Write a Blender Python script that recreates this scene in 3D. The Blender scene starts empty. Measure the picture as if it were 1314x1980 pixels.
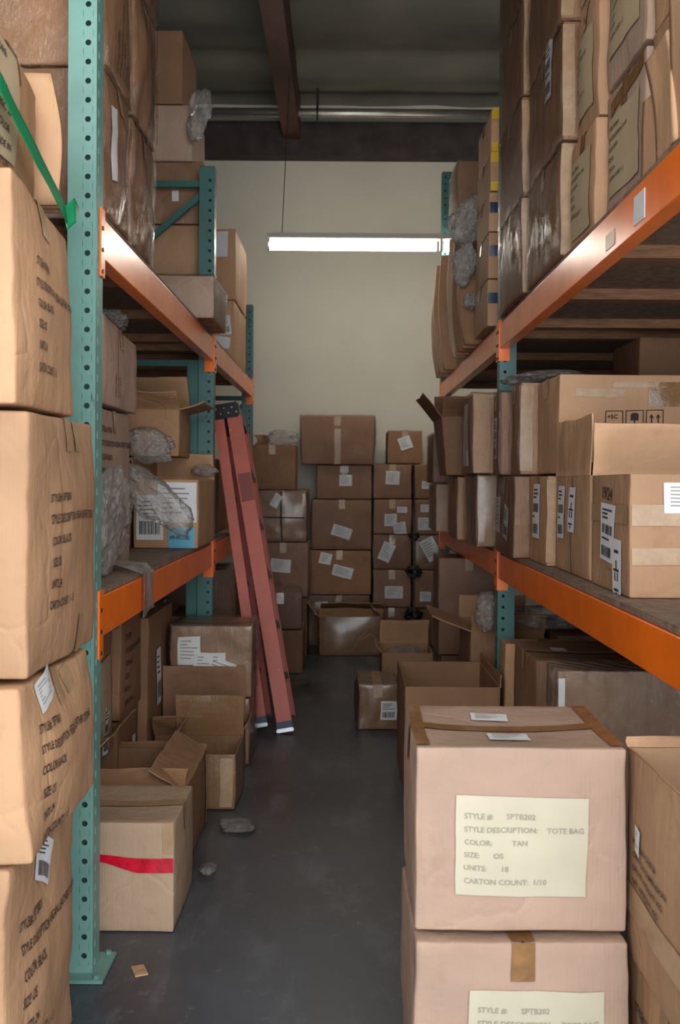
import bpy, bmesh, math, random
from mathutils import Vector, Matrix, noise, Euler

C = bpy.context.scene.collection
SC = bpy.context.scene
PI = math.pi

# ------------------------------------------------------------------ camera, light, exposure
F = 2000.0
cam_d = bpy.data.cameras.new('camera')
cam = bpy.data.objects.new('camera', cam_d); C.objects.link(cam)
cam_d.sensor_fit = 'VERTICAL'; cam_d.sensor_height = 36.0
cam_d.lens = 36.0*F/1980.0
cam.location = (0, 0, 1.33)
_pitch = .009
cam.rotation_euler = (Matrix.Rotation(0, 3, 'Z') @ Matrix.Rotation(PI/2-_pitch, 3, 'X') @ Matrix.Rotation(.007, 3, 'Z')).to_euler()
cam_d.shift_x = -8/1980; cam_d.shift_y = -(58-_pitch*F)/1980
cam_d.clip_start = 0.05
cam_d.dof.use_dof = True; cam_d.dof.focus_distance = 3.4; cam_d.dof.aperture_fstop = 5.6
SC.camera = cam
SC.view_settings.view_transform = 'Standard'; SC.view_settings.look = 'None'
SC.view_settings.gamma = 1; SC.view_settings.exposure = 0.80
SC.view_settings.use_curve_mapping = False

w = bpy.data.worlds.new('world'); SC.world = w; w.use_nodes = True
bg = w.node_tree.nodes['Background']
bg.inputs[0].default_value = (0.62, 0.80, 1.0, 1); bg.inputs[1].default_value = 0.35

def area(name, loc, rot, sx, sy, power, col):
    l = bpy.data.lights.new(name, 'AREA'); l.shape = 'RECTANGLE'; l.size = sx; l.size_y = sy
    l.energy = power; l.color = col
    o = bpy.data.objects.new(name, l); C.objects.link(o); o.location = loc; o.rotation_euler = rot
    return o
# daylight coming in through the big loading door behind the camera
area('door_daylight', (0.3, -0.55, 1.75), (PI/2, 0, 0.06), 4.2, 2.9, 125, (0.94, 0.965, 1.0))

# ------------------------------------------------------------------ materials
def mat(name):
    m = bpy.data.materials.new(name); m.use_nodes = True
    nt = m.node_tree
    return m, nt, nt.nodes['Principled BSDF']
def N(nt, t, **kw):
    n = nt.nodes.new(t)
    for k, v in kw.items():
        if k.startswith('i_'):
            n.inputs[k[2:].replace('_', ' ')].default_value = v
        else: setattr(n, k, v)
    return n
def L(nt, a, b): nt.links.new(a, b)
def mixc(nt, fac, a, b, mode='MIX'):
    n = nt.nodes.new('ShaderNodeMix'); n.data_type = 'RGBA'; n.blend_type = mode
    for s, v in ((0, fac), (6, a), (7, b)):
        if hasattr(v, 'links'): nt.links.new(v, n.inputs[s])
        else: n.inputs[s].default_value = v
    return n.outputs[2]
def coords(nt, scale=(1,1,1)):
    tc = N(nt, 'ShaderNodeTexCoord'); mp = N(nt, 'ShaderNodeMapping'); mp.inputs['Scale'].default_value = scale
    L(nt, tc.outputs['Object'], mp.inputs['Vector']); return mp.outputs[0]
def noi(nt, vec, s, d=3, r=.5):
    n = N(nt, 'ShaderNodeTexNoise'); n.inputs['Scale'].default_value = s; n.inputs['Detail'].default_value = d
    n.inputs['Roughness'].default_value = r; L(nt, vec, n.inputs['Vector']); return n.outputs[0]
def ramp(nt, f, p0, p1, c0=(0,0,0,1), c1=(1,1,1,1)):
    n = N(nt, 'ShaderNodeValToRGB'); e = n.color_ramp.elements
    e[0].position = p0; e[1].position = p1; e[0].color = c0; e[1].color = c1
    L(nt, f, n.inputs[0]); return n.outputs[0]
def bump(nt, h, strength, dist, prev=None):
    b = N(nt, 'ShaderNodeBump'); b.inputs['Strength'].default_value = strength; b.inputs['Distance'].default_value = dist
    L(nt, h, b.inputs['Height'])
    if prev is not None: L(nt, prev, b.inputs['Normal'])
    return b.outputs[0]
def c4(c, k=1): return (c[0]*k, c[1]*k, c[2]*k, 1)

def cardboard(name, col, rough=.72, coat=0, pleat=0):
    col = (col[0]*1.06, col[1]*.95, col[2]*.90)
    m, nt, p = mat(name)
    v = coords(nt)
    big = ramp(nt, noi(nt, v, 3.2, 4), .3, .72)
    streak = ramp(nt, noi(nt, coords(nt, (16, 16, 1.2)), 1.6, 4, .6), .3, .7)
    c = mixc(nt, big, c4(col, .80), c4(col, 1.14))
    c = mixc(nt, mixc(nt, .3, (0,0,0,1), streak), c, c4(col, .92), 'MIX')
    # scuffs and stains with a shape of their own
    st = ramp(nt, noi(nt, v, 7.5, 6, .65), .60, .70)
    c = mixc(nt, mixc(nt, .35, (0,0,0,1), st), c, c4((col[0]*.62, col[1]*.58, col[2]*.55)))
    ge = N(nt, 'ShaderNodeNewGeometry')
    ew = ramp(nt, ge.outputs['Pointiness'], .53, .60)
    c = mixc(nt, mixc(nt, .5, (0,0,0,1), ew), c, c4((col[0]*1.35, col[1]*1.38, col[2]*1.4)))
    oi = N(nt, 'ShaderNodeObjectInfo')
    mr = N(nt, 'ShaderNodeMapRange'); mr.inputs['To Min'].default_value = .86; mr.inputs['To Max'].default_value = 1.1
    L(nt, oi.outputs['Random'], mr.inputs['Value'])
    c = mixc(nt, 1.0, c, mr.outputs[0], 'MULTIPLY')
    L(nt, c, p.inputs['Base Color']); p.inputs['Roughness'].default_value = rough
    p.inputs['Specular IOR Level'].default_value = .35
    # flutes of the corrugated board showing through
    sep = N(nt, 'ShaderNodeSeparateXYZ'); L(nt, v, sep.inputs[0])
    ad = N(nt, 'ShaderNodeMath', operation='ADD'); L(nt, sep.outputs[0], ad.inputs[0]); L(nt, sep.outputs[1], ad.inputs[1])
    ml = N(nt, 'ShaderNodeMath', operation='MULTIPLY'); L(nt, ad.outputs[0], ml.inputs[0]); ml.inputs[1].default_value = 2*PI/(.062 if pleat else .009)
    sn = N(nt, 'ShaderNodeMath', operation='SINE'); L(nt, ml.outputs[0], sn.inputs[0])
    b1 = bump(nt, sn.outputs[0], .45 if pleat else .09, .004 if pleat else .0012)
    b2 = bump(nt, streak, .35, .004, b1)
    b3 = bump(nt, noi(nt, v, 9, 5, .6), .6, .011, b2)
    # sharp random creases and dents, and fine paper grain
    wv = N(nt, 'ShaderNodeTexVoronoi'); wv.feature = 'DISTANCE_TO_EDGE'; wv.inputs['Scale'].default_value = 4.2
    wn = N(nt, 'ShaderNodeTexNoise'); wn.inputs['Scale'].default_value = 3.5; wn.inputs['Detail'].default_value = 4; L(nt, v, wn.inputs['Vector'])
    vm = N(nt, 'ShaderNodeVectorMath', operation='ADD'); L(nt, v, vm.inputs[0]); wq = N(nt, 'ShaderNodeVectorMath', operation='SCALE'); wq.inputs['Scale'].default_value = .22; L(nt, wn.outputs['Color'], wq.inputs[0]); L(nt, wq.outputs[0], vm.inputs[1]); L(nt, vm.outputs[0], wv.inputs['Vector'])
    cr = ramp(nt, wv.outputs['Distance'], 0, .05)
    gate = ramp(nt, noi(nt, v, 2.3, 2), .46, .6)
    b3 = bump(nt, mixc(nt, gate, (1,1,1,1), cr), .38, .004, b3)
    b3 = bump(nt, noi(nt, v, 120, 3, .6), .25, .0012, b3)
    c = mixc(nt, mixc(nt, mixc(nt, gate, (1,1,1,1), cr), (.10,.10,.10,1), (0,0,0,1)), c, c4((col[0]*1.3, col[1]*1.35, col[2]*1.4)))
    L(nt, c, p.inputs['Base Color'])
    L(nt, b3, p.inputs['Normal'])
    if coat: p.inputs['Coat Weight'].default_value = coat; p.inputs['Coat Roughness'].default_value = .16
    return m

def plain(name, col, rough=.5, metal=0, coat=0, nscale=0, namt=0, bumpd=0, spec=.5):
    m, nt, p = mat(name)
    p.inputs['Base Color'].default_value = c4(col); p.inputs['Roughness'].default_value = rough
    p.inputs['Metallic'].default_value = metal; p.inputs['Coat Weight'].default_value = coat
    p.inputs['Specular IOR Level'].default_value = spec; p.inputs['Coat Roughness'].default_value = .1
    if nscale:
        v = coords(nt); n = noi(nt, v, nscale, 5, .6)
        L(nt, mixc(nt, ramp(nt, n, .35, .68), c4(col, 1-namt), c4(col, 1+namt*.5)), p.inputs['Base Color'])
        if bumpd: L(nt, bump(nt, n, .6, bumpd), p.inputs['Normal'])
    return m

def film(name, tint, haze, rough=.1, crinkle=30, strength=.9, base=.05, cells=.5, st=(1, 1, .55)):
    m = bpy.data.materials.new(name); m.use_nodes = True; nt = m.node_tree; nt.nodes.clear()
    out = N(nt, 'ShaderNodeOutputMaterial'); v = coords(nt, st)
    n1 = noi(nt, v, crinkle, 6, .62); 
    vo = N(nt, 'ShaderNodeTexVoronoi'); vo.feature = 'DISTANCE_TO_EDGE'; vo.inputs['Scale'].default_value = crinkle*.55
    L(nt, v, vo.inputs['Vector'])
    b = bump(nt, n1, strength, .035); b = bump(nt, vo.outputs['Distance'], strength*cells, .02, b)
    tr = N(nt, 'ShaderNodeBsdfTransparent'); tr.inputs[0].default_value = c4(tint)
    gl = N(nt, 'ShaderNodeBsdfGlossy'); gl.inputs['Roughness'].default_value = rough; L(nt, b, gl.inputs['Normal'])
    df = N(nt, 'ShaderNodeBsdfDiffuse'); df.inputs[0].default_value = (.72,.70,.67,1); L(nt, b, df.inputs['Normal'])
    tl = N(nt, 'ShaderNodeBsdfTranslucent'); tl.inputs[0].default_value = (.7,.68,.65,1); L(nt, b, tl.inputs['Normal'])
    md = N(nt, 'ShaderNodeMixShader'); md.inputs[0].default_value = .35; L(nt, df.outputs[0], md.inputs[1]); L(nt, tl.outputs[0], md.inputs[2])
    m1 = N(nt, 'ShaderNodeMixShader'); L(nt, tr.outputs[0], m1.inputs[1]); L(nt, md.outputs[0], m1.inputs[2])
    hz = N(nt, 'ShaderNodeMapRange'); hz.inputs['From Min'].default_value = .4; hz.inputs['From Max'].default_value = .65
    hz.inputs['To Min'].default_value = haze*.5; hz.inputs['To Max'].default_value = min(1, haze*1.6); L(nt, n1, hz.inputs['Value'])
    L(nt, hz.outputs[0], m1.inputs[0])
    fr = N(nt, 'ShaderNodeLayerWeight'); fr.inputs['Blend'].default_value = .12
    ad = N(nt, 'ShaderNodeMath', operation='MULTIPLY_ADD'); ad.inputs[1].default_value = .5; ad.inputs[2].default_value = base; L(nt, fr.outputs['Fresnel'], ad.inputs[0])
    m2 = N(nt, 'ShaderNodeMixShader'); L(nt, ad.outputs[0], m2.inputs[0]); L(nt, m1.outputs[0], m2.inputs[1]); L(nt, gl.outputs[0], m2.inputs[2])
    L(nt, m2.outputs[0], out.inputs[0]); return m

M = {}
M['tan']   = cardboard('tan_cardboard',   (.46, .30, .175))
M['pink']  = cardboard('pinkish_cardboard', (.405, .305, .235))
M['kraft'] = cardboard('kraft_cardboard', (.41, .26, .14))
M['sand']  = cardboard('sand_cardboard',  (.47, .36, .25))
M['brown'] = cardboard('brown_cardboard', (.27, .158, .085))
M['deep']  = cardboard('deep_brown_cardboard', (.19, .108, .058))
M['glossy'] = cardboard('taped_brown_cardboard', (.24, .145, .07), .42, .7)
M['grey']  = cardboard('greyish_cardboard', (.30, .215, .15), .6, 0, 1)
M['inside'] = cardboard('cardboard_inside', (.40, .29, .19))
M['tape']  = plain('brown_packing_tape', (.25, .125, .045), .16, nscale=30, namt=.25, bumpd=.002)
M['palet'] = plain('tan_packing_tape', (.41, .265, .145), .34, nscale=30, namt=.15, bumpd=.002)
M['red']   = plain('red_tape', (.62, .008, .03), .2, nscale=40, namt=.3, bumpd=.002)
M['green'] = plain('green_strap', (.004, .20, .075), .45)
M['yellow'] = plain('yellow_tape', (.68, .42, .02), .3)
M['navy']  = plain('dark_blue_tape', (.012, .025, .08), .3)
M['bluelab'] = plain('light_blue_paper', (.12, .40, .56), .6)
M['bluetape'] = plain('blue_tape', (.01, .13, .55), .3)
M['paper'] = plain('white_paper', (.72, .73, .74), .6, nscale=20, namt=.05)
M['cream'] = plain('cream_paper', (.51, .46, .335), .7, nscale=9, namt=.06)
M['tanpaper'] = plain('tan_paper', (.47, .36, .22), .7, nscale=9, namt=.08)
M['ink']   = plain('black_ink', (.03, .022, .018), .8)
M['grink'] = plain('faded_grey_ink', (.30, .265, .205), .8)
M['redink'] = plain('red_ink', (.5, .04, .05), .8)
M['film']  = film('clear_wrap', (.995, .985, .97), .005, .07, 20, 1.0, .07, .5, (1.2, 1.2, .3))
M['bag']   = film('plastic_bag', (.975, .97, .965), .24, .13, 20, .9, .07, .08, (1, .8, .3))
M['silver'] = plain('silver_film', (.62, .60, .56), .2, metal=.8, nscale=30, namt=.3, bumpd=.01)
M['bubble'] = film('bubble_wrap', (.96, .96, .96), .5, .2, 60, .8, .08)

def painted(name, col, wear, rough, dark=.7):
    m, nt, p = mat(name); v = coords(nt)
    n = noi(nt, v, 4, 5, .6); c = mixc(nt, ramp(nt, n, .3, .7), c4(col, .85), c4(col, 1.12))
    sc = ramp(nt, noi(nt, coords(nt, (1, 1, .35)), 26, 6, .7), .64, .70)
    c = mixc(nt, sc, c, c4(wear)); L(nt, c, p.inputs['Base Color'])
    p.inputs['Roughness'].default_value = rough
    L(nt, bump(nt, n, .12, .002), p.inputs['Normal']); return m
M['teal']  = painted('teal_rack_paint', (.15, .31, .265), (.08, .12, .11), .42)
M['tealmid'] = painted('dark_teal_rack', (.045, .145, .13), (.03, .07, .06), .42)  # darker teal for the aisle-side posts beyond the near frames
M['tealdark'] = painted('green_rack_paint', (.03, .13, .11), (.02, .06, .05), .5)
M['orange'] = painted('orange_beam_paint', (.93, .175, .004), (.50, .10, .02), .27)
M['ladder'] = painted('red_fiberglass', (.56, .13, .085), (.66, .42, .34), .5)
M['ladderdark'] = plain('dark_red_sticker', (.25, .05, .035), .5)
M['black'] = plain('black_plastic', (.012, .012, .013), .4)
M['alu']   = plain('scuffed_aluminium', (.42, .43, .44), .4, metal=.9, nscale=18, namt=.4)
M['ladderblue'] = plain('blue_grey_foot', (.06, .09, .14), .6)
M['pipe']  = plain('galvanized_pipe', (.5, .48, .43), .36, metal=.9, nscale=6, namt=.2)
M['white_enamel'] = plain('grey_white_enamel', (.55, .53, .48), .4)
M['beamwood'] = plain('red_brown_beam', (.10, .032, .02), .6, nscale=5, namt=.35)
M['ledger'] = plain('dark_ledger', (.055, .04, .038), .8, nscale=6, namt=.4)
M['glass'] = plain('glass_grey', (.5, .5, .5), .2)

def wood(name, col, sc=(1,1,1)):
    m, nt, p = mat(name); v = coords(nt, sc)
    n = noi(nt, v, 9, 6, .65); L(nt, mixc(nt, ramp(nt, n, .35, .65), c4(col, .6), c4(col, 1.2)), p.inputs['Base Color'])
    p.inputs['Roughness'].default_value = .75; L(nt, bump(nt, n, .5, .004), p.inputs['Normal']); return m
M['wood'] = wood('softwood', (.27, .13, .06), (1, 9, 9))
M['osb'] = wood('worn_particle_board', (.24, .165, .115), (3, 3, 3))

m, nt, p = mat('fluorescent_tube'); M['tube'] = m
p.inputs['Emission Color'].default_value = (1.0, .93, .80, 1); p.inputs['Emission Strength'].default_value = 14

m, nt, p = mat('painted_wall'); M['wall'] = m
v = coords(nt); n = noi(nt, v, 1.4, 4)
L(nt, mixc(nt, ramp(nt, n, .3, .7), (.60,.565,.475,1), (.66,.625,.53,1)), p.inputs['Base Color']); p.inputs['Roughness'].default_value = .8
L(nt, bump(nt, noi(nt, v, 60, 3), .1, .003), p.inputs['Normal'])
m, nt, p = mat('side_wall'); M['sidewall'] = m
p.inputs['Base Color'].default_value = (.12, .11, .10, 1); p.inputs['Roughness'].default_value = .9
m, nt, p = mat('polished_concrete'); M['floor'] = m
v = coords(nt); n = noi(nt, v, 1.3, 7, .62); n2 = noi(nt, v, 14, 6, .7)
c = mixc(nt, ramp(nt, n, .3, .72), (.026,.030,.036,1), (.086,.094,.110,1))
c = mixc(nt, ramp(nt, n2, .60, .72), c, (.13,.135,.145,1))
n3 = noi(nt, coords(nt, (1, .35, 1)), 5.5, 7, .7)
c = mixc(nt, mixc(nt, .55, (0,0,0,1), ramp(nt, n3, .52, .64)), c, (.125,.135,.155,1))
n4 = noi(nt, coords(nt, (1, .06, 1)), 40, 3, .6)
c = mixc(nt, mixc(nt, .3, (0,0,0,1), ramp(nt, n4, .66, .72)), c, (.15,.155,.165,1))
L(nt, c, p.inputs['Base Color']); L(nt, ramp(nt, n, .3, .7, (.30,.30,.30,1), (.5,.5,.5,1)), p.inputs['Roughness'])
L(nt, bump(nt, n2, .12, .003), p.inputs['Normal'])
m, nt, p = mat('insulation_sheet'); M['ceiling'] = m
v = coords(nt); n = noi(nt, v, 1.8, 5)
L(nt, mixc(nt, ramp(nt, n, .3, .7), (.13,.13,.105,1), (.22,.21,.17,1)), p.inputs['Base Color'])
p.inputs['Roughness'].default_value = .55

# ------------------------------------------------------------------ object helpers
def link(name, me, m, parent=None):
    o = bpy.data.objects.new(name, me); C.objects.link(o)
    if m is not None: me.materials.append(m)
    if parent is not None: o.parent = parent
    return o
def mesh(name, V, Fc, m, parent=None, smooth=True):
    me = bpy.data.meshes.new(name); me.from_pydata([tuple(v) for v in V], [], Fc); me.update()
    if smooth:
        me.polygons.foreach_set('use_smooth', [True]*len(me.polygons))
    return link(name, me, m, parent)
def tag(o, label=None, cat=None, group=None, kind=None):
    if label: o['label'] = label
    if cat: o['category'] = cat
    if group: o['group'] = group
    if kind: o['kind'] = kind
    return o
def empty(name, loc, label, cat, group=None, rz=0):
    o = bpy.data.objects.new(name, None); C.objects.link(o); o.location = loc; o.rotation_euler = (0, 0, rz)
    o.empty_display_size = .05
    return tag(o, label, cat, group)

class MB:
    def __init__(s): s.V = []; s.F = []
    def add(s, V, Fc):
        n = len(s.V); s.V += [Vector(v) for v in V]; s.F += [tuple(i+n for i in f) for f in Fc]
    def box(s, x0, x1, y0, y1, z0, z1, mtx=None, bev=0):
        bm = bmesh.new(); bmesh.ops.create_cube(bm, size=1)
        for v in bm.verts:
            v.co = Vector((x0+(v.co.x+.5)*(x1-x0), y0+(v.co.y+.5)*(y1-y0), z0+(v.co.z+.5)*(z1-z0)))
        if bev: bmesh.ops.bevel(bm, geom=list(bm.edges), offset=bev, segments=2, affect='EDGES')
        if mtx is not None: bmesh.ops.transform(bm, matrix=mtx, verts=bm.verts)
        bm.verts.ensure_lookup_table()
        s.add([v.co.copy() for v in bm.verts], [[v.index for v in f.verts] for f in bm.faces]); bm.free()
    def bar(s, a, b, wx, wy, side=(1, 0, 0), bev=0):
        a = Vector(a); b = Vector(b); z = (b-a); Lg = z.length; z.normalize()
        sx = Vector(side); sx = (sx - z*sx.dot(z)).normalized(); sy = z.cross(sx)
        mt = Matrix((( sx.x, sy.x, z.x, a.x), (sx.y, sy.y, z.y, a.y), (sx.z, sy.z, z.z, a.z), (0,0,0,1)))
        s.box(-wx/2, wx/2, -wy/2, wy/2, 0, Lg, mt, bev)
    def tube(s, pts, r, seg=10, cap=True):
        pts = [Vector(p) for p in pts]; n0 = len(s.V); up = Vector((0.13, .21, 1))
        for i, p in enumerate(pts):
            t = (pts[min(i+1, len(pts)-1)]-pts[max(i-1, 0)]).normalized()
            u = up - t*up.dot(t)
            if u.length < .05: u = Vector((1,0,0)) - t*t.x
            u.normalize(); v = t.cross(u)
            for k in range(seg):
                a = 2*PI*k/seg; s.V.append(p+u*math.cos(a)*r+v*math.sin(a)*r)
        for i in range(len(pts)-1):
            for k in range(seg):
                a = n0+i*seg+k; b = n0+i*seg+(k+1) % seg
                s.F.append((a, b, b+seg, a+seg))
        if cap:
            s.F.append(tuple(n0+k for k in reversed(range(seg)))); e = n0+(len(pts)-1)*seg
            s.F.append(tuple(e+k for k in range(seg)))
    def build(s, name, m, parent=None, smooth=False): return mesh(name, s.V, s.F, m, parent, smooth)

# ------------------------------------------------------------------ printed text
_txt = {}
def text_mesh(s, bold=0.0):
    k = (s, bold)
    if k not in _txt:
        cu = bpy.data.curves.new('t', 'FONT'); cu.body = s; cu.size = 1; cu.resolution_u = 2; cu.offset = bold
        ob = bpy.data.objects.new('t', cu); C.objects.link(ob)
        dg = bpy.context.evaluated_depsgraph_get(); me = bpy.data.meshes.new_from_object(ob.evaluated_get(dg))
        _txt[k] = ([v.co.copy() for v in me.vertices], [tuple(p.vertices) for p in me.polygons])
        bpy.data.objects.remove(ob); bpy.data.curves.remove(cu); bpy.data.meshes.remove(me)
    return _txt[k]

# ------------------------------------------------------------------ cartons
class Warp:
    """bulge, lean, taper and crumple of one carton; everything stuck to it goes through the same bend"""
    def __init__(s, w, d, h, bulge, sag, amp, lean, taper, seed, corner=None):
        s.w, s.d, s.h, s.b, s.sag, s.amp, s.lean, s.taper, s.seed = w, d, h, bulge, sag, amp, lean, taper, seed
        s.off = Vector((seed*3.17 % 91, seed*7.31 % 83, seed*1.7 % 71)); s.corner = corner or {}
    def __call__(s, p):
        x, y, z = p
        u = max(-1, min(1, 2*x/s.w)); v = max(-1, min(1, 2*y/s.d)); q = max(-1, min(1, 2*z/s.h-1))
        bx = x*(1+s.b*(1-v*v)*(1-q*q)); by = y*(1+s.b*(1-u*u)*(1-q*q))
        t = z/s.h
        k = 1+s.taper*(t-.5)
        bz = z - s.sag*(1-u*u)*(1-v*v)*max(0, t)
        bx = bx*k+s.lean[0]*t; by = by*k+s.lean[1]*t
        for (cu, cv), dz in s.corner.items():
            bz += dz*t*((1+cu*u)/2)*((1+cv*v)/2)
        if s.amp:
            f = min(1, t*6+.15)
            n = noise.noise_vector(Vector((x, y, z))*5+s.off)*s.amp + noise.noise_vector(Vector((x, y, z))*17+s.off)*s.amp*.35
            bx += n.x; by += n.y; bz += n.z*f*(.8 if 0.02 < t < .97 else .35)
        return Vector((bx, by, max(bz, 0.0005)))

def fpt(face, w, d, h, a, b, e):
    if face == 'F': return Vector((a, -d/2-e, b))
    if face == 'B': return Vector((-a, d/2+e, b))
    if face == 'R': return Vector((w/2+e, a, b))
    if face == 'L': return Vector((-w/2-e, -a, b))
    if face == 'T': return Vector((a, b, h+e))

def axis(Lg, r, n, mid=False):
    a = [-Lg/2, -Lg/2+r*.35, -Lg/2+r] if r else [-Lg/2]
    b = [-x for x in reversed(a)]
    i0, i1 = a[-1], b[0]
    m_ = [i0+(i1-i0)*k/n for k in range(1, n)]
    if mid: m_ = sorted(set(m_+[-.0035, .0035, 0.0]))
    return a+m_+b

def carton_body(w, d, h, r, n, W, open_, seam, t=.006):
    V = []; Fc = []; idx = {}
    def put(p, tagk):
        k = (tagk, round(p[0], 5), round(p[1], 5), round(p[2], 5))
        if k in idx: return idx[k]
        q = Vector(p)
        hw, hd = w/2, d/2
        if tagk == 0:
            cx = max(-hw+r, min(hw-r, q.x)); cy = max(-hd+r, min(hd-r, q.y))
            cz = q.z if open_ else max(r, min(h-r, q.z))
            if q.z < r: cz = r
            dv = q-Vector((cx, cy, cz))
            if dv.length > 1e-6:
                dv = dv.normalized()*r; q = Vector((cx, cy, cz))+dv
            if not open_ and q.z > h-r*.2:
                if seam == 'x' and abs(p[1]) < 1e-6: q.z -= .006
                if seam == 'y' and abs(p[0]) < 1e-6: q.z -= .006
        V.append(W(q)); idx[k] = len(V)-1; return idx[k]
    def grid(A, B, fn, tagk, flip=False):
        g = [[put(fn(a, b), tagk) for b in B] for a in A]
        for i in range(len(A)-1):
            for j in range(len(B)-1):
                f = (g[i][j], g[i+1][j], g[i+1][j+1], g[i][j+1])
                Fc.append(tuple(reversed(f)) if flip else f)
    X = axis(w, r, n, seam == 'y'); Y = axis(d, r, n, seam == 'x'); Z = [z+h/2 for z in axis(h, r, n)]
    if open_: Z = [z for z in Z]
    grid(X, Z, lambda a, b: (a, -d/2, b), 0)
    grid(X, Z, lambda a, b: (a, d/2, b), 0, True)
    grid(Y, Z, lambda a, b: (w/2, a, b), 0)
    grid(Y, Z, lambda a, b: (-w/2, a, b), 0, True)
    grid(X, Y, lambda a, b: (a, b, 0), 0, True)
    if not open_: grid(X, Y, lambda a, b: (a, b, h), 0)
    else:
        def inn(x, y, z):
            sx = (w/2-t)/(w/2); sy = (d/2-t)/(d/2); return (x*sx, y*sy, max(z, t))
        grid(X, Z, lambda a, b: inn(a, -d/2, b), 1, True)
        grid(X, Z, lambda a, b: inn(a, d/2, b), 1)
        grid(Y, Z, lambda a, b: inn(w/2, a, b), 1, True)
        grid(Y, Z, lambda a, b: inn(-w/2, a, b), 1)
        grid(X, Y, lambda a, b: inn(a, b, 0), 1)
        for A, fo in ((X, lambda a: (a, -d/2, h)), (X, lambda a: (a, d/2, h)), (Y, lambda a: (w/2, a, h)), (Y, lambda a: (-w/2, a, h))):
            for i in range(len(A)-1):
                p, q = fo(A[i]), fo(A[i+1])
                Fc.append((put(p, 0), put(q, 0), put(inn(*q), 1), put(inn(*p), 1)))
    Fc = [f for f in Fc if len(set(f)) > 2]
    return V, Fc

def patch(face, w, d, h, W, ca, cb, pw, ph, rot, e, nx=6, ny=6, shape=None):
    V = []; Fc = []; c, s_ = math.cos(rot), math.sin(rot)
    for i in range(nx+1):
        for j in range(ny+1):
            a = (i/nx-.5)*pw; b = (j/ny-.5)*ph
            if shape: a, b = shape(a, b)
            V.append(W(fpt(face, w, d, h, ca+a*c-b*s_, cb+a*s_+b*c, e)))
    for i in range(nx):
        for j in range(ny):
            k = i*(ny+1)+j; Fc.append((k, k+ny+1, k+ny+2, k+1))
    return V, Fc

STY = ["STYLE#: SPTB001", "STYLE DESCRIPTION: VEGAN LEATHER TOTE BAG", "COLOR: BLACK", "SIZE: OS", "UNITS: 24", "CARTON COUNT: 1 - 5"]
TOTE = ["STYLE #:      SPTB202", "STYLE DESCRIPTION:    TOTE BAG", "COLOR:         TAN", "SIZE:      OS", "UNITS:      18", "CARTON COUNT:  1/10"]
rnd = random.Random(5)
_seed = [10]
FL = {'F': 'd', 'B': 'd', 'L': 'w', 'R': 'w'}

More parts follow.
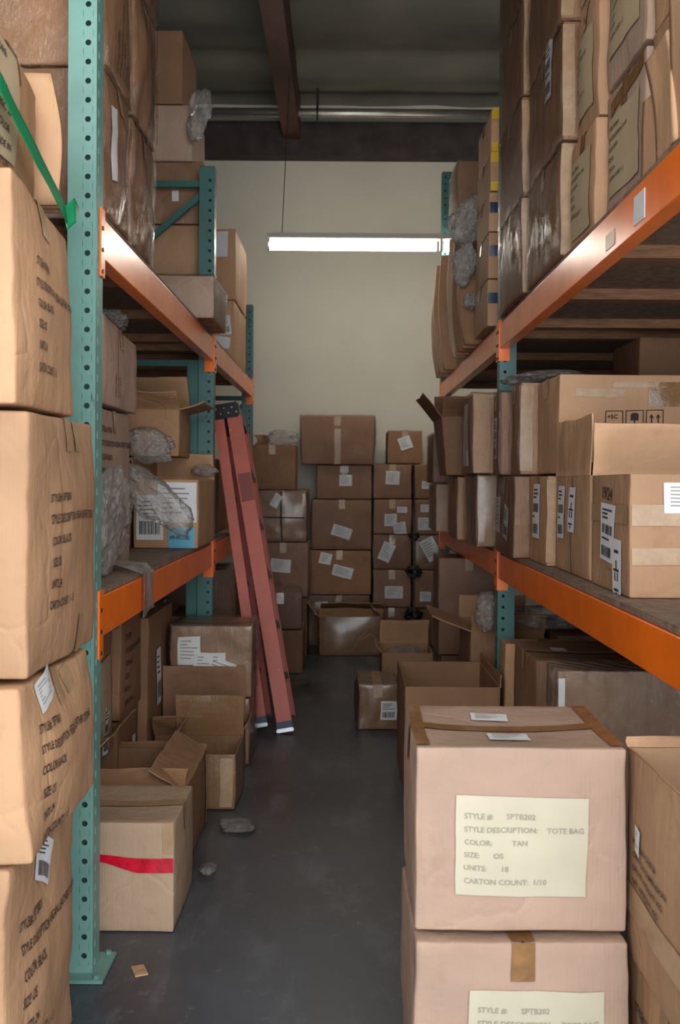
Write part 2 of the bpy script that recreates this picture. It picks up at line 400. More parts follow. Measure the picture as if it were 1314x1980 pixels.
def carton(label, x0, x1, y0, y1, z0, z1, col='brown', rot=0, open_=False, flaps=(), bulge=.034, sag=None, amp=.006,
           lean=(0, 0), taper=0, wrap=0, tape='y', tcol=None, st=(), txt=(), strips=(), group=None, n=9, r=.006, seed=None, corner=None, tilt=(0,0), parent_name='cardboard_box'):
    """one box: empty at its base > body, tape, labels (> print), flaps, wrap"""
    _seed[0] += 1; sd = seed or _seed[0]
    w, d, h = x1-x0, y1-y0, z1-z0
    root = empty(parent_name, ((x0+x1)/2, (y0+y1)/2, z0), label, 'box', group, rot)
    root.rotation_euler = (tilt[0], tilt[1], rot)
    if sag is None: sag = 0.006+.01*((sd*37 % 10)/10)
    if open_: sag = 0
    W = Warp(w, d, h, bulge, sag, amp, lean, taper, sd, corner)
    V, Fc = carton_body(w, d, h, r, n, W, open_, tape if not open_ else None)
    mesh('body', V, Fc, M[col], root)
    tm = M[tcol or ('tape' if col in ('glossy', 'kraft', 'tan', 'pink', 'deep') else 'palet')]
    if tape and not open_:
        tw = .05; V = []; Fc = []
        def add(v, f):
            k = len(V); V.extend(v); Fc.extend([tuple(i+k for i in q) for q in f])
        dn = min(.075, h*.3)
        if tape == 'y':
            add(*patch('T', w, d, h, W, 0, 0, tw, d, 0, .003, 3, 12))
            add(*patch('F', w, d, h, W, 0, h-dn/2, tw, dn, 0, .003, 3, 4)); add(*patch('B', w, d, h, W, 0, h-dn/2, tw, dn, 0, .003, 3, 4))
        else:
            add(*patch('T', w, d, h, W, 0, 0, w, tw, 0, .003, 12, 3))
            add(*patch('R', w, d, h, W, 0, h-dn/2, tw, dn, 0, .003, 3, 4)); add(*patch('L', w, d, h, W, 0, h-dn/2, tw, dn, 0, .003, 3, 4))
        mesh('tape', V, Fc, tm, root)
    for (face, a, b, pw, ph, rt, mk) in strips:        # further tape strips: centre as fractions, size in metres
        fw = d if face in 'LR' else w; fh = d if face == 'T' else h
        cb = b*fh/2 if face == 'T' else b*fh
        mesh('tape', *patch(face, w, d, h, W, a*fw/2, cb, pw, ph, rt, .0036, 8, 5), M[mk], root)
    for s_ in st:                                      # stickers
        face, a, b, pw, ph, rt, mk, kind = s_
        fw = d if face in 'LR' else w; fh = d if face == 'T' else h
        ca = a*fw/2; cb = b*fh/2 if face == 'T' else b*fh
        lo = mesh('label', *patch(face, w, d, h, W, ca, cb, pw, ph, rt, .0045, 6, 6), M[mk], root)
        lo['label'] = {'paper': 'white paper label', 'cream': 'cream paper label', 'tanpaper': 'tan paper label', 'bluelab': 'light blue label'}.get(mk, 'paper label')
        if kind: prints(kind, face, w, d, h, W, ca, cb, pw, ph, rt, lo)
    for (face, a, b, size, sx, rt, ink, lines) in txt:  # text printed straight on the board
        fw = d if face in 'LR' else w; fh = d if face == 'T' else h
        block(lines, face, w, d, h, W, a*fw/2, b*fh, size, sx, rt, .003, M[ink], root)
    for fl in flaps: flap(root, w, d, h, W, r, M[col], *fl)
    if wrap:
        W2 = Warp(w, d, h, bulge, sag, amp, lean, taper, sd, corner)
        off = Vector((sd*1.3, 3, sd*.7))
        ff = 1+.014/min(w, d)
        def WW(p):
            q = Vector((p[0]*ff, p[1]*ff, p[2]*(1+.008/h)))
            pn = noise.noise_vector(Vector((q.x*20, q.y*20, q.z*6))+off)
            pn = pn+noise.noise_vector(Vector((q.x*48, q.y*48, q.z*14))+off)*.4
            return W2(q)+pn*.007*wrap
        V, Fc = carton_body(w, d, h, r, n+9, WW, False, None)
        mesh('plastic_wrap', V, Fc, M['film'], root)
    return root

def block(lines, face, w, d, h, W, ca, cb, size, sx, rt, e, m, parent, lead=1.75):
    c, s_ = math.cos(rt), math.sin(rt)
    fw = d if face in 'LR' else w
    avail = (h-cb if abs(rt-PI/2) < .3 else fw/2-ca)-.012
    wide = max([max([q.x for q in text_mesh(ln, .016)[0]]+[0]) for ln in lines if ln]+[.01])*size*sx
    if wide > avail > 0: sx *= avail/wide
    for li, ln in enumerate(lines):
        if not ln: continue
        V = []; Fc = []; tv, tf = text_mesh(ln, .016); k = 0
        for q in tv:
            a = q.x*size*sx; b = q.y*size-li*size*lead
            V.append(W(fpt(face, w, d, h, ca+a*c-b*s_, cb+a*s_+b*c, e)))
        Fc += [tuple(i+k for i in f) for f in tf]
        mesh('printed_text', V, Fc, m, parent, False)

def prints(kind, face, w, d, h, W, ca, cb, pw, ph, rt, parent):
    V = []; Fc = []; c, s_ = math.cos(rt), math.sin(rt); g = random.Random(int(abs(ca)*1000+abs(cb)*1000+pw*1000))
    def quad(a0, a1, b0, b1):
        k = len(V)
        for a, b in ((a0, b0), (a1, b0), (a1, b1), (a0, b1)):
            a *= pw; b *= ph
            V.append(W(fpt(face, w, d, h, ca+a*c-b*s_, cb+a*s_+b*c, .0062)))
        Fc.append((k, k+1, k+2, k+3))
    nm = 'barcode'
    if kind == 'bar':
        x = -.38
        while x < .36:
            bw = g.choice((.012, .02, .03)); quad(x, x+bw, -.38, -.08); x += bw+g.choice((.012, .02, .028))
        for i in range(4): quad(-.38, g.uniform(0, .36), .34-i*.09, .37-i*.09)
    elif kind == 'bar2':
        for y0, y1 in ((-.42, -.24), (-.02, .14)):
            x = -.36
            while x < .34:
                bw = g.choice((.015, .03, .04)); quad(x, x+bw, y0, y1); x += bw+g.choice((.015, .03))
        for y in (.38, .31, .24, -.12): quad(-.36, g.uniform(-.1, .34), y, y+.03)
    elif kind == 'lines':
        nm = 'printed_lines'
        for i in range(6): quad(-.38, g.uniform(-.05, .4), .33-i*.12, .365-i*.12)
    elif kind == 'pict':
        nm = 'printed_symbols'
        quad(-.25, .25, .28, .33); quad(-.05, .05, .02, .16); quad(-.3, .3, -.02, .02); quad(-.2, -.1, -.18, -.04); quad(.1, .2, -.18, -.04)
        quad(-.28, .2, -.34, -.3); quad(-.1, .02, -.42, -.36)
    elif isinstance(kind, (list, tuple)):
        lines, size, sx, ink, fa, fb = kind
        a = fa*pw; b = fb*ph
        block(lines, face, w, d, h, W, ca+a*c-b*s_, cb+a*s_+b*c, size, sx, rt, .0064, M[ink], parent); return
    mesh(nm, V, Fc, M['grink'] if kind == 'lines' else M['ink'], parent, False)

def flap(root, w, d, h, W, r, m, side, ang, Lg, inset=.0, curl=0, span=(0, 1)):
    """flap hinged on one top edge; 0 = lying shut, 90 = upright, 180 = flat outward"""
    th = math.radians(ang); t = .0045; nu, nv = 8, 7
    e = {'F': ((-w/2, -d/2), (w/2, -d/2), (0, 1)), 'B': ((w/2, d/2), (-w/2, d/2), (0, -1)),
         'R': ((w/2, -d/2), (w/2, d/2), (-1, 0)), 'L': ((-w/2, d/2), (-w/2, -d/2), (1, 0))}[side]
    p0, p1, inn = Vector(e[0]), Vector(e[1]), Vector(e[2])
    V = []; top = []
    for i in range(nu+1):
        for j in range(nv+1):
            s_ = span[0]+(span[1]-span[0])*i/nu; q = j/nv
            s2 = s_ if not inset else s_+(.5-s_)*inset*q*2
            bp = p0.lerp(p1, s2); base = W(Vector((bp.x, bp.y, h)))
            a = th+curl*q
            dr = Vector((inn.x*math.cos(a), inn.y*math.cos(a), math.sin(a)))
            nrm = Vector((-inn.x*math.sin(a), -inn.y*math.sin(a), math.cos(a)))
            pos = base+dr*Lg*q+nrm*.002+noise.noise_vector(base*9+Vector((q*2, ang, 0)))*.008*q
            V.append(pos); top.append(pos-nrm*t)
    n0 = len(V); V = V+top; Fc = []
    id_ = lambda i, j: i*(nv+1)+j
    for i in range(nu):
        for j in range(nv):
            a, b, c, d_ = id_(i, j), id_(i+1, j), id_(i+1, j+1), id_(i, j+1)
            Fc.append((a, b, c, d_)); Fc.append((n0+d_, n0+c, n0+b, n0+a))
    loop = [id_(i, 0) for i in range(nu)]+[id_(nu, j) for j in range(nv)]+[id_(i, nv) for i in range(nu, 0, -1)]+[id_(0, j) for j in range(nv, 0, -1)]
    for k in range(len(loop)):
        a, b = loop[k], loop[(k+1) % len(loop)]; Fc.append((b, a, n0+a, n0+b))
    return mesh('flap', V, Fc, m, root, False)

def bag(label, loc, size, rot=(0,0,0), seed=1, m='bag', crumple=.3, group=None, name='plastic_bag', cat='plastic bag', flat=False, pinch=0):
    bm = bmesh.new(); bmesh.ops.create_icosphere(bm, subdivisions=5, radius=1)
    off = Vector((seed*5.1, seed*2.3, seed*9.7)); R = Euler(rot).to_matrix()
    for v in bm.verts:
        p = v.co.copy()
        n1 = noise.noise(p*1.6+off); n2 = abs(noise.noise(p*3.6+off)); n3 = abs(noise.noise(p*8+off)); n4 = abs(noise.noise(p*17+off))
        k = 1+crumple*(n1*1.1-n2*1.1-n3*.45-n4*.12)
        if pinch: k *= 1-pinch*max(0, p.z)**2
        q = Vector((p.x*k*size[0], p.y*k*size[1], p.z*(1+crumple*(n1*.5-n3*.3))*size[2]))
        v.co = R @ q
    mz = min(v.co.z for v in bm.verts)
    if flat:
        for v in bm.verts: v.co.z = max(v.co.z, mz*.6)
    mz = min(v.co.z for v in bm.verts)
    for v in bm.verts: v.co.z -= mz
    me = bpy.data.meshes.new(name); bm.to_mesh(me); bm.free()
    me.polygons.foreach_set('use_smooth', [True]*len(me.polygons))
    o = link(name, me, M[m]); o.location = (loc[0], loc[1], loc[2]); return tag(o, label, cat, group)

def sheet(name, A, B, m, label, cat, nu=30, nv=14, amp=.012, seed=3, freq=14, parent=None):
    """crinkled film lofted between two 3-D edge lines, with a real (thin) thickness"""
    def samp(P, t):
        t *= len(P)-1; i = min(int(t), len(P)-2); return Vector(P[i]).lerp(Vector(P[i+1]), t-i)
    V = []; off = Vector((seed, seed*2.2, 0))
    for i in range(nu+1):
        for j in range(nv+1):
            p = samp(A, i/nu).lerp(samp(B, i/nu), j/nv)
            p += noise.noise_vector(Vector((p.x*freq, p.y*freq, p.z*freq*.6))+off)*amp
            V.append(p)
    Fc = [(i*(nv+1)+j, (i+1)*(nv+1)+j, (i+1)*(nv+1)+j+1, i*(nv+1)+j+1) for i in range(nu) for j in range(nv)]
    o = mesh(name, V, Fc, M[m], parent)
    s_ = o.modifiers.new('s', 'SOLIDIFY'); s_.thickness = .0008
    if label: tag(o, label, cat)
    return o

# ------------------------------------------------------------------ the building
def struct(name, mb, m): o = mb.build(name, M[m]); o['kind'] = 'structure'; return o
b = MB(); b.box(-2.3, 2.4, -2.2, 9.1, -.1, 0); struct('floor', b, 'floor')
b = MB(); b.box(-2.3, 2.4, 9.0, 9.1, 0, 4.7); struct('wall_back', b, 'wall')
b = MB(); b.box(-2.4, -2.3, -2.2, 9.1, 0, 4.7); struct('wall_left', b, 'sidewall')
b = MB(); b.box(2.4, 2.5, -2.2, 9.1, 0, 4.7); struct('wall_right', b, 'sidewall')
# sagging insulation sheets between purlins
V = []; Fc = []; nx, ny = 46, 150; per = .92
for i in range(nx+1):
    for j in range(ny+1):
        x = -2.3+4.7*i/nx; y = -2.2+11.2*j/ny
        ph = ((y-7.93)/per) % 1.0
        sagz = -.075*math.sin(PI*ph)**.7 - .02*abs(noise.noise(Vector((x*1.3, y*2.0, 1))))
        sagz += noise.noise(Vector((x*2.2, y*5, 0)))*.018
        V.append((x, y, 4.64+sagz))
for i in range(nx):
    for j in range(ny):
        a = i*(ny+1)+j; Fc.append((a, a+1, a+ny+2, a+ny+1))
k = len(V)
V += [(-2.3,-2.2,4.75),(2.4,-2.2,4.75),(2.4,9.0,4.75),(-2.3,9.0,4.75)]; Fc.append((k, k+1, k+2, k+3))
o = mesh('ceiling', V, Fc, M['ceiling']); o['kind'] = 'structure'
b = MB(); b.box(-2.3, 2.4, 8.84, 9.0, 4.11, 4.40, bev=.004); struct('trim_1', b, 'ledger')
b = MB(); b.box(-.54, -.395, -2.2, 8.84, 4.25, 4.62, bev=.004); o = struct('trim_2', b, 'beamwood')
rt = empty('ceiling_pipe', (0, 8.5, 4.35), 'silver horizontal pipe running under the ceiling in front of the back wall', 'pipe')
b = MB(); b.tube([(-2.3, 0, 0), (2.4, 0, 0)], .038, 20); b.build('pipe', M['pipe'], rt, True)
b = MB(); b.bar((-.24, 0, .03), (-.24, 0, .2), .02, .02); b.tube([(-.24+.0, -.05*math.cos(a*PI/8), -.05*math.sin(a*PI/8)) for a in range(17)], .008, 6)
b.build('pipe_hanger', M['black'], rt)

# hanging fluorescent fixtures, two tubes in line; the second is added, out of view, to brighten the near upper shelves
def fixture(loc, label):
    lf = empty('fluorescent_fixture', loc, label, 'lamp', 'ceiling strip lights over the aisle')
    b = MB(); b.box(-1.32, 1.2, -.035, .035, .045, .085, bev=.004); b.build('housing', M['white_enamel'], lf)
    for x0 in (-1.3, -.04):
        b = MB(); b.tube([(x0, 0, 0), (x0+1.2, 0, 0)], .034, 16); b.build('tube', M['tube'], lf, True)
    for x0 in (-1.315, -.075, 1.175):
        b = MB(); b.box(x0, x0+.02, -.03, .03, -.035, .05, bev=.003); b.build('lamp_holder', M['white_enamel'], lf)
    for x0, dx in ((-1.21, .06), (1.1, -.06)):
        b = MB(); b.tube([(x0, 0, .08), (x0+dx*.5, 0, .8), (x0+dx, 0, 1.55)], .003, 6); b.build('hanging_wire', M['black'], lf)
fixture((0.75, 7.46, 3.03), 'lit white fluorescent strip fixture hanging in front of the back wall')
fixture((0.10, 1.15, 3.03), 'added out-of-view fluorescent strip fixture brightening the near end of the aisle')

# ------------------------------------------------------------------ racks
def holed(mb, org, U, Wv, width, height, pitch, u0, rx, rz, z0=.03):
    """flat sheet with a column of real holes; org+U*u+z"""
    n = int((height-z0)/pitch); seg = 14
    def P(u, z): return Vector(org)+Vector(U)*u+Vector((0, 0, z))
    def quad(ua, ub, za, zb): mb.add([P(ua, za), P(ub, za), P(ub, zb), P(ua, zb)], [(0, 1, 2, 3)])
    ua, ub = max(0, u0-rx*1.7), min(width, u0+rx*1.7)
    if ua > 0: quad(0, ua, 0, height)
    if ub < width: quad(ub, width, 0, height)
    quad(ua, ub, 0, z0); quad(ua, ub, z0+n*pitch, height)
    for k in range(n):
        za = z0+k*pitch; zb = za+pitch; zc = (za+zb)/2
        sq = []; ci = []; inn = []
        for s_ in range(seg):
            a = 2*PI*(s_+.5)/seg; ci.append(P(u0+rx*math.cos(a), zc+rz*math.sin(a)))
            dx, dz = math.cos(a), math.sin(a); kx = ((ub-ua)/2)/abs(dx) if abs(dx) > 1e-6 else 9; kz = (pitch/2)/abs(dz) if abs(dz) > 1e-6 else 9
            q = min(kx, kz); sq.append(P(u0+dx*q*1.0 if kx < kz else u0+dx*q, zc+dz*q))
            nrm = Vector(U).cross(Vector((0,0,1))); inn.append(ci[-1]-nrm*.003)
        # corners of the cell
        mb.add(sq+ci+inn, [(s_, (s_+1) % seg, seg+(s_+1) % seg, seg+s_) for s_ in range(seg)]+[(seg+s_, seg+(s_+1) % seg, 2*seg+(s_+1) % seg, 2*seg+s_) for s_ in range(seg)])
        for (cx, cz) in ((ua, za), (ub, za), (ub, zb), (ua, zb)):
            c = P(cx, cz); ds = sorted(range(seg), key=lambda s_: (sq[s_]-c).length)[:2]
            mb.add([c, sq[ds[0]], sq[ds[1]]], [(0, 1, 2)])

def post(parent, xa, sg, y0, H_, m, Wd=.076, Dp=.078, aisle=True):
    """upright column; xa = aisle-side face, sg = +1 when the aisle lies towards +x"""
    b = MB()
    if sg > 0:
        holed(b, (xa-Wd, y0, 0), (1, 0, 0), None, Wd, H_, .0508, Wd*.70, .0079, .0079)
        holed(b, (xa, y0, 0), (0, 1, 0), None, Dp, H_, .0508, Dp*.30, .0065, .013, z0=.005)
        b.box(xa-Wd, xa-Wd+.003, y0+.002, y0+Dp, 0, H_); b.box(xa-Wd, xa-.002, y0+Dp-.003, y0+Dp, 0, H_)
        b.box(xa-Wd+.003, xa-.002, y0+Dp*.62, y0+Dp*.64, 0, H_)
    else:
        holed(b, (xa, y0, 0), (1, 0, 0), None, Wd, H_, .0508, Wd*.32, .0072, .0072)
        holed(b, (xa, y0+Dp, 0), (0, -1, 0), None, Dp, H_, .0508, Dp*.5, .006, .013, z0=.005)
        b.box(xa+Wd-.003, xa+Wd, y0+.002, y0+Dp, 0, H_); b.box(xa+.002, xa+Wd, y0+Dp-.003, y0+Dp, 0, H_)
    b.box(xa-Wd if sg > 0 else xa, xa if sg > 0 else xa+Wd, y0, y0+Dp, H_-.002, H_)
    o = b.build('upright_post', m, parent)
    f = MB(); c = xa-Wd/2 if sg > 0 else xa+Wd/2
    f.box(c-.075, c+.075, y0-.045, y0+Dp+.05, 0.0005, .010, bev=.002)
    for dx, dy in ((-.055, -.03), (.055, -.03), (.055, Dp+.035)):
        f.tube([(c+dx, y0+dy, .009), (c+dx, y0+dy, .019)], .008, 6)
    f.build('base_plate', m, o)
    return o

def beam(parent, xa, sg, y0, y1, zt, hh=.112, th=.045, conn=True):
    b = MB(); xi = xa-sg*th
    # box section with a stepped inner top edge for the deck
    prof = [(xa, zt-hh), (xa, zt), (xa-sg*.022, zt), (xa-sg*.022, zt-.02), (xi, zt-.02), (xi, zt-hh)]
    V = [(x, y, z) for y in (y0, y1) for x, z in prof]; n = len(prof)
    Fc = [(i, (i+1) % n, n+(i+1) % n, n+i) for i in range(n)]+[tuple(range(n-1, -1, -1)), tuple(range(n, 2*n))]
    me_o = mesh('beam', V, Fc, M['orange'], parent, False)
    bv = me_o.modifiers.new('b', 'BEVEL'); bv.width = .003; bv.segments = 3; bv.limit_method = 'ANGLE'
    if conn:
        for ya, s_ in ((y0, -1), (y1, 1)):
            c = MB(); c.box(min(xa+sg*.003, xa-sg*.045), max(xa+sg*.003, xa-sg*.045), min(ya, ya+s_*-.004), max(ya, ya-s_*.004), zt-hh-.055, zt+.02, bev=.001)
            ym = ya+s_*.04
            c.box(min(xa, xa+sg*.005), max(xa, xa+sg*.005), min(ya-s_*.006, ym), max(ya-s_*.006, ym), zt-hh-.055, zt+.02, bev=.001)
            cn = c.build('beam_connector', M['orange'], me_o)
            h_ = MB()
            for q in range(3):
                z = zt-hh-.04+q*.0508*1.15
                h_.tube([(xa+sg*.0045, ya+s_*.022, z), (xa+sg*.0075, ya+s_*.022, z)], .006, 10)
            h_.build('bolt', M['black'], me_o)
    return me_o

def rack(name, label, xa, sg, ys, Hs, levels, depth, beam_y, diag):
    root = empty(name, (0, 0, 0), label, 'pallet rack')
    for y0, H_ in zip(ys, Hs):
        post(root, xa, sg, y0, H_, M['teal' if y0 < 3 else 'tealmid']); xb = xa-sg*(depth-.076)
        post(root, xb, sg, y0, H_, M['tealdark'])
        # horizontal and diagonal braces between the two posts
        z = .11 if sg > 0 else .35; k = 0; xi, xo = xa-sg*.07, xb-sg*.006
        while z < H_-.05:
            b = MB(); b.bar((xi, y0+.045, z), (xo, y0+.045, z), .032, .032, (0, 1, 0), .003); b.build('brace', M['tealdark'], root)
            z2 = z+.91
            if z2 < H_-.03 and z2 < diag(y0):
                b = MB(); b.bar((xi, y0+.045, z2-.05) , (xo, y0+.045, z+.06), .03, .03, (0, 1, 0), .003)
                b.build('brace', M['tealdark'], root)
            z = z2; k += 1
    for (y0, y1) in beam_y:
        for zt in levels:
            beam(root, xa, sg, y0, y1, zt); beam(root, xa-sg*(depth-.045), -sg*-1, y0, y1, zt, conn=False)
    return root

LX, RX = -.665, .70
LY = [2.76, 5.24, 7.45]; RY = [1.55, 4.69, 7.57]
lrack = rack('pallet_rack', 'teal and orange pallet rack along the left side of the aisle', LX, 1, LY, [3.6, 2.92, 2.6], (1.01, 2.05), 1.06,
             [(2.84, 5.24), (5.32, 7.45)], lambda y: 1.0 if y < 3 else 9)
rrack = rack('pallet_rack', 'teal and orange pallet rack along the right side of the aisle', RX, -1, RY, [3.9, 3.9, 3.6], (1.01, 2.05), 1.06,
             [(1.63, 4.69), (4.77, 7.57)], lambda y: 1.0)
# reinforcing column on the lower half of the middle left upright
b = MB(); b.box(LX-.135, LX-.08, 5.25, 5.315, .01, 1.93, bev=.004); b.build('reinforcing_post', M['tealdark'], lrack)
# stickers on the right upper beam
b = MB(); b.box(RX-.0016, RX-.0002, 2.43, 2.52, 1.955, 2.025); o = b.build('sticker', M['paper'], rrack); o['label'] = 'white paper sticker on the upper beam'
b = MB(); b.box(RX-.0016, RX-.0002, 2.70, 2.79, 1.955, 1.995); o = b.build('sticker', M['palet'], rrack); o['label'] = 'torn tan sticker on the upper beam'

def deck(label, x0, x1, y0, y1, z, nsup):
    r = empty('shelf_board', ((x0+x1)/2, (y0+y1)/2, z), label, 'shelf board', 'particle board decks of the racks')
    w, d = (x1-x0)/2, (y1-y0)/2
    b = MB(); b.box(-w, w, -d, d, 0, .018, bev=.002); b.build('board', M['osb'], r)
    for i in range(nsup):
        y = -d+.12+(2*d-.24)*i/(nsup-1)
        b = MB(); b.box(-w+.05, w-.05, y-.045, y+.045, -.04, -.0005, bev=.003); b.build('support_slat', M['wood'], r)
deck('worn particle board on the lower left shelf behind the near post', -1.72, -.672, 2.85, 5.23, 1.0105, 4)
deck('particle board on the lower left shelf behind the ladder', -1.72, -.672, 5.33, 7.44, 1.0105, 5)
deck('particle board on the upper left shelf between the near and middle posts', -1.72, -.672, 2.85, 5.23, 2.0505, 4)
deck('particle board on the upper left shelf beyond the middle post', -1.72, -.672, 5.33, 7.44, 2.0505, 5)
deck('worn particle board on the lower right shelf, its rough edge above the orange beam', .707, 1.755, 1.64, 4.68, 1.0105, 6)
deck('particle board on the lower right shelf beyond the middle post', .707, 1.755, 4.78, 7.56, 1.0105, 6)
deck('near particle board of the upper right shelf with wooden slats beneath', .707, 1.755, 1.64, 4.68, 2.0505, 5)
deck('particle board on the upper right shelf beyond the middle post', .707, 1.755, 4.78, 7.56, 2.0505, 4)

# ------------------------------------------------------------------ ladder
ft = Vector((-.335, 5.46, 0.0)); tp = Vector((-.625, 5.80, 1.70)); up = (tp-ft).normalized()
wd = Vector((-.02, 1, 0)); wd = (wd-up*wd.dot(up)).normalized(); dp = up.cross(wd).normalized()
if dp.x < 0: dp = -dp
ld = empty('step_ladder', ft, 'folded red fiberglass step ladder with black top leaning on the left rack', 'ladder')
Lg = (tp-ft).length
def lp(a, b_, c): return dp*a+wd*b_+up*c     # a across rails, b across the ladder's width, c along
def rail(name, a, b_, c0, c1, a1=None, wdt=.08):
    a1 = a if a1 is None else a1
    m_ = MB(); s = .028 if b_ < .2 else -.028
    p, q = lp(a, b_, c0), lp(a1, b_, c1)
    m_.bar(p, q, wdt, .004, dp, .001)
    for e in (-1, 1):
        m_.bar(lp(a+e*(wdt/2-.002), b_+s/2, c0), lp(a1+e*(wdt/2-.002), b_+s/2, c1), .004, .028, dp, .001)
    return m_.build(name, M['ladder'], ld)
for b_ in (0, .42): rail('front_rail', .035, b_, .05, Lg, .005, .082)
for b_ in (.006, .40): rail('rear_rail', -.085, b_, .10, Lg, -.082, .056)
m_ = MB(); m_.bar(lp(.017, -.0035, 1.26), lp(.0135, -.0035, 1.42), .072, .001, dp); m_.build('sticker', M['ladderdark'], ld)['label'] = 'dark red sticker on the rail'
for i in range(5):
    c = .30+i*.29; a = .035-.03*c/Lg
    m_ = MB(); m_.bar(lp(a, .005, c), lp(a, .415, c), .078, .028, dp, .002); m_.build('step', M['alu'], ld)
for c in (.35, .85, 1.35):
    m_ = MB(); m_.bar(lp(-.085, .01, c), lp(-.085, .40, c), .03, .012, up, .002); m_.build('rear_brace', M['alu'], ld)
m_ = MB(); m_.bar(lp(-.045, -.02, Lg+.03), lp(-.045, .44, Lg+.03), .165, .085, dp, .008); tpo = m_.build('ladder_top', M['black'], ld)
m_ = MB()
for k in range(7):
    m_.tube([lp(-.11+k*.022, -.0195, Lg+.012+(k % 2)*.03), lp(-.11+k*.022, -.0235, Lg+.012+(k % 2)*.03)], .005, 8)
m_.build('rivet', M['alu'], tpo)
for a, b_, c0 in ((.035, 0, 0), (.035, .42, 0), (-.085, .006, .045), (-.085, .40, .045)):
    m_ = MB(); m_.bar(lp(a, b_, c0+.004), lp(a, b_, c0+.055), .086 if a > 0 else .06, .036, dp, .004); f = m_.build('foot', M['ladderblue'], ld)
    m_ = MB(); m_.bar(lp(a, b_-.004, c0), lp(a, b_-.004, c0+.02), .092 if a > 0 else .066, .044, dp, .004); m_.build('foot_pad', M['alu'], f)

# ------------------------------------------------------------------ left: near stack in front of the rack
NT = lambda a=-.55, b=.72, s=.026, sx=.8, face='R': (face, a, b, s, sx, 0, 'ink', STY)
G = 'tan cartons of the near left stack'
carton('lowest large tan box of the near left stack, printed, on the floor', -1.2, -.655, 2.02, 2.52, .002, .565, 'tan', group=G, txt=[NT(-.72, .72, .03, .62)],
       bulge=.07, amp=.014, n=16, r=.009, tape='x', tcol='palet', st=[('R', -.15, .90, .10, .09, -.5, 'paper', 'bar')], seed=31)
carton('squashed tan printed box, second from the floor in the near left stack', -1.18, -.625, 2.03, 2.56, .575, .915, 'tan', group=G,
       txt=[NT(-.7, .70, .026, .66)], bulge=.08, amp=.016, n=16, r=.009, tape='x', tcol='palet', taper=-.10, strips=[('R', .25, .9, .05, .06, .3, 'palet')],
       st=[('R', -.42, .93, .13, .06, .2, 'paper', 'lines')], seed=44)
carton('tall tan printed box in the middle of the near left stack', -1.2, -.635, 2.08, 2.62, .925, 1.47, 'tan', group=G,
       txt=[NT(-.55, .66, .026, .62)], bulge=.075, amp=.010, n=16, r=.009, tape='x', tcol='palet',
       strips=[('R', .3, .93, .045, .07, 0, 'palet'), ('R', .35, .08, .045, .09, -.25, 'palet'), ('R', -.36, .62, .012, .38, 0, 'film')], seed=52)
carton('upper tan printed box of the near left stack, below the green strap', -1.2, -.655, 2.05, 2.46, 1.48, 1.95, 'tan', group=G,
       txt=[NT(-.45, .66, .026, .62)], bulge=.06, amp=.012, n=16, r=.009, tape='x', tcol='palet', taper=-.05, corner={(1, 1): -.05, (1,-1): .0}, seed=63)
carton('topmost tan box of the near left stack with a slanting lid and cream label', -1.2, -.70, 1.98, 2.34, 1.96, 2.26, 'kraft', group=G,
       bulge=.06, amp=.010, n=14, r=.008, tape='x', corner={(1, 1): -.07, (1, -1): .0},
       st=[('R', -.35, .5, .14, .25, 0, 'tanpaper', (["CORE", "", "STYLE", "DESC 22", "COLOR", "MADE IN", "CARTON"], .022, 1, 'ink', -.42, .36))], seed=71)

def flatpack(label, x0, x1, y, z0, hgt, th=.02, col='tan', bend=.02, lean=0, seed=1, group=None, leanx=0, rot=0, inner=5):
    """bundle of flattened cardboard standing on edge"""
    r = empty('flattened_carton', ((x0+x1)/2, y, z0), label, 'flattened box', group, rot)
    w = (x1-x0)/2; nu, nv = 8, 12; V = []; off = Vector((seed*2.1, seed, 0)); Fc = []
    for q in (0, 1):
        for i in range(nu+1):
            for j in range(nv+1):
                u = i/nu; v = j/nv
                x = -w+2*w*u + leanx*v*hgt+bend*math.sin(PI*v); z = hgt*v
                yy = (q-.5)*th + lean*v*hgt + bend*math.sin(PI*u)*.5
                nn = noise.noise_vector(Vector((x*4, q*.2, z*5))+off)*.012
                V.append((x+nn.x*.7, yy+nn.y, max(0, z+nn.z*v*1.5)))
    id_ = lambda q, i, j: q*(nu+1)*(nv+1)+i*(nv+1)+j
    for i in range(nu):
        for j in range(nv):
            Fc.append((id_(0, i, j), id_(0, i+1, j), id_(0, i+1, j+1), id_(0, i, j+1))); Fc.append((id_(1, i, j+1), id_(1, i+1, j+1), id_(1, i+1, j), id_(1, i, j)))
    for j in range(nv):
        Fc.append((id_(0, 0, j), id_(0, 0, j+1), id_(1, 0, j+1), id_(1, 0, j))); Fc.append((id_(0, nu, j+1), id_(0, nu, j), id_(1, nu, j), id_(1, nu, j+1)))
    for i in range(nu):
        Fc.append((id_(0, i, nv), id_(0, i+1, nv), id_(1, i+1, nv), id_(1, i, nv))); Fc.append((id_(0, i+1, 0), id_(0, i, 0), id_(1, i, 0), id_(1, i+1, 0)))
    mesh('body', V, Fc, M[col], r); return r
for i in range(4):
    flatpack(['nearest torn cardboard sheet standing behind the topmost box of the near left stack', 'second torn cardboard sheet standing on the near left stack',
              'third torn cardboard sheet standing on the near left stack', 'rearmost torn cardboard sheet on the near left stack, nearest the post'][i],
             -1.1, -.66-.006*i, 2.375+i*.022, 1.96-.012*0, .30-.03*i, .012, 'tan', .012, -.02, 20+i, 'torn cardboard sheets at the near left stack', leanx=-.05)
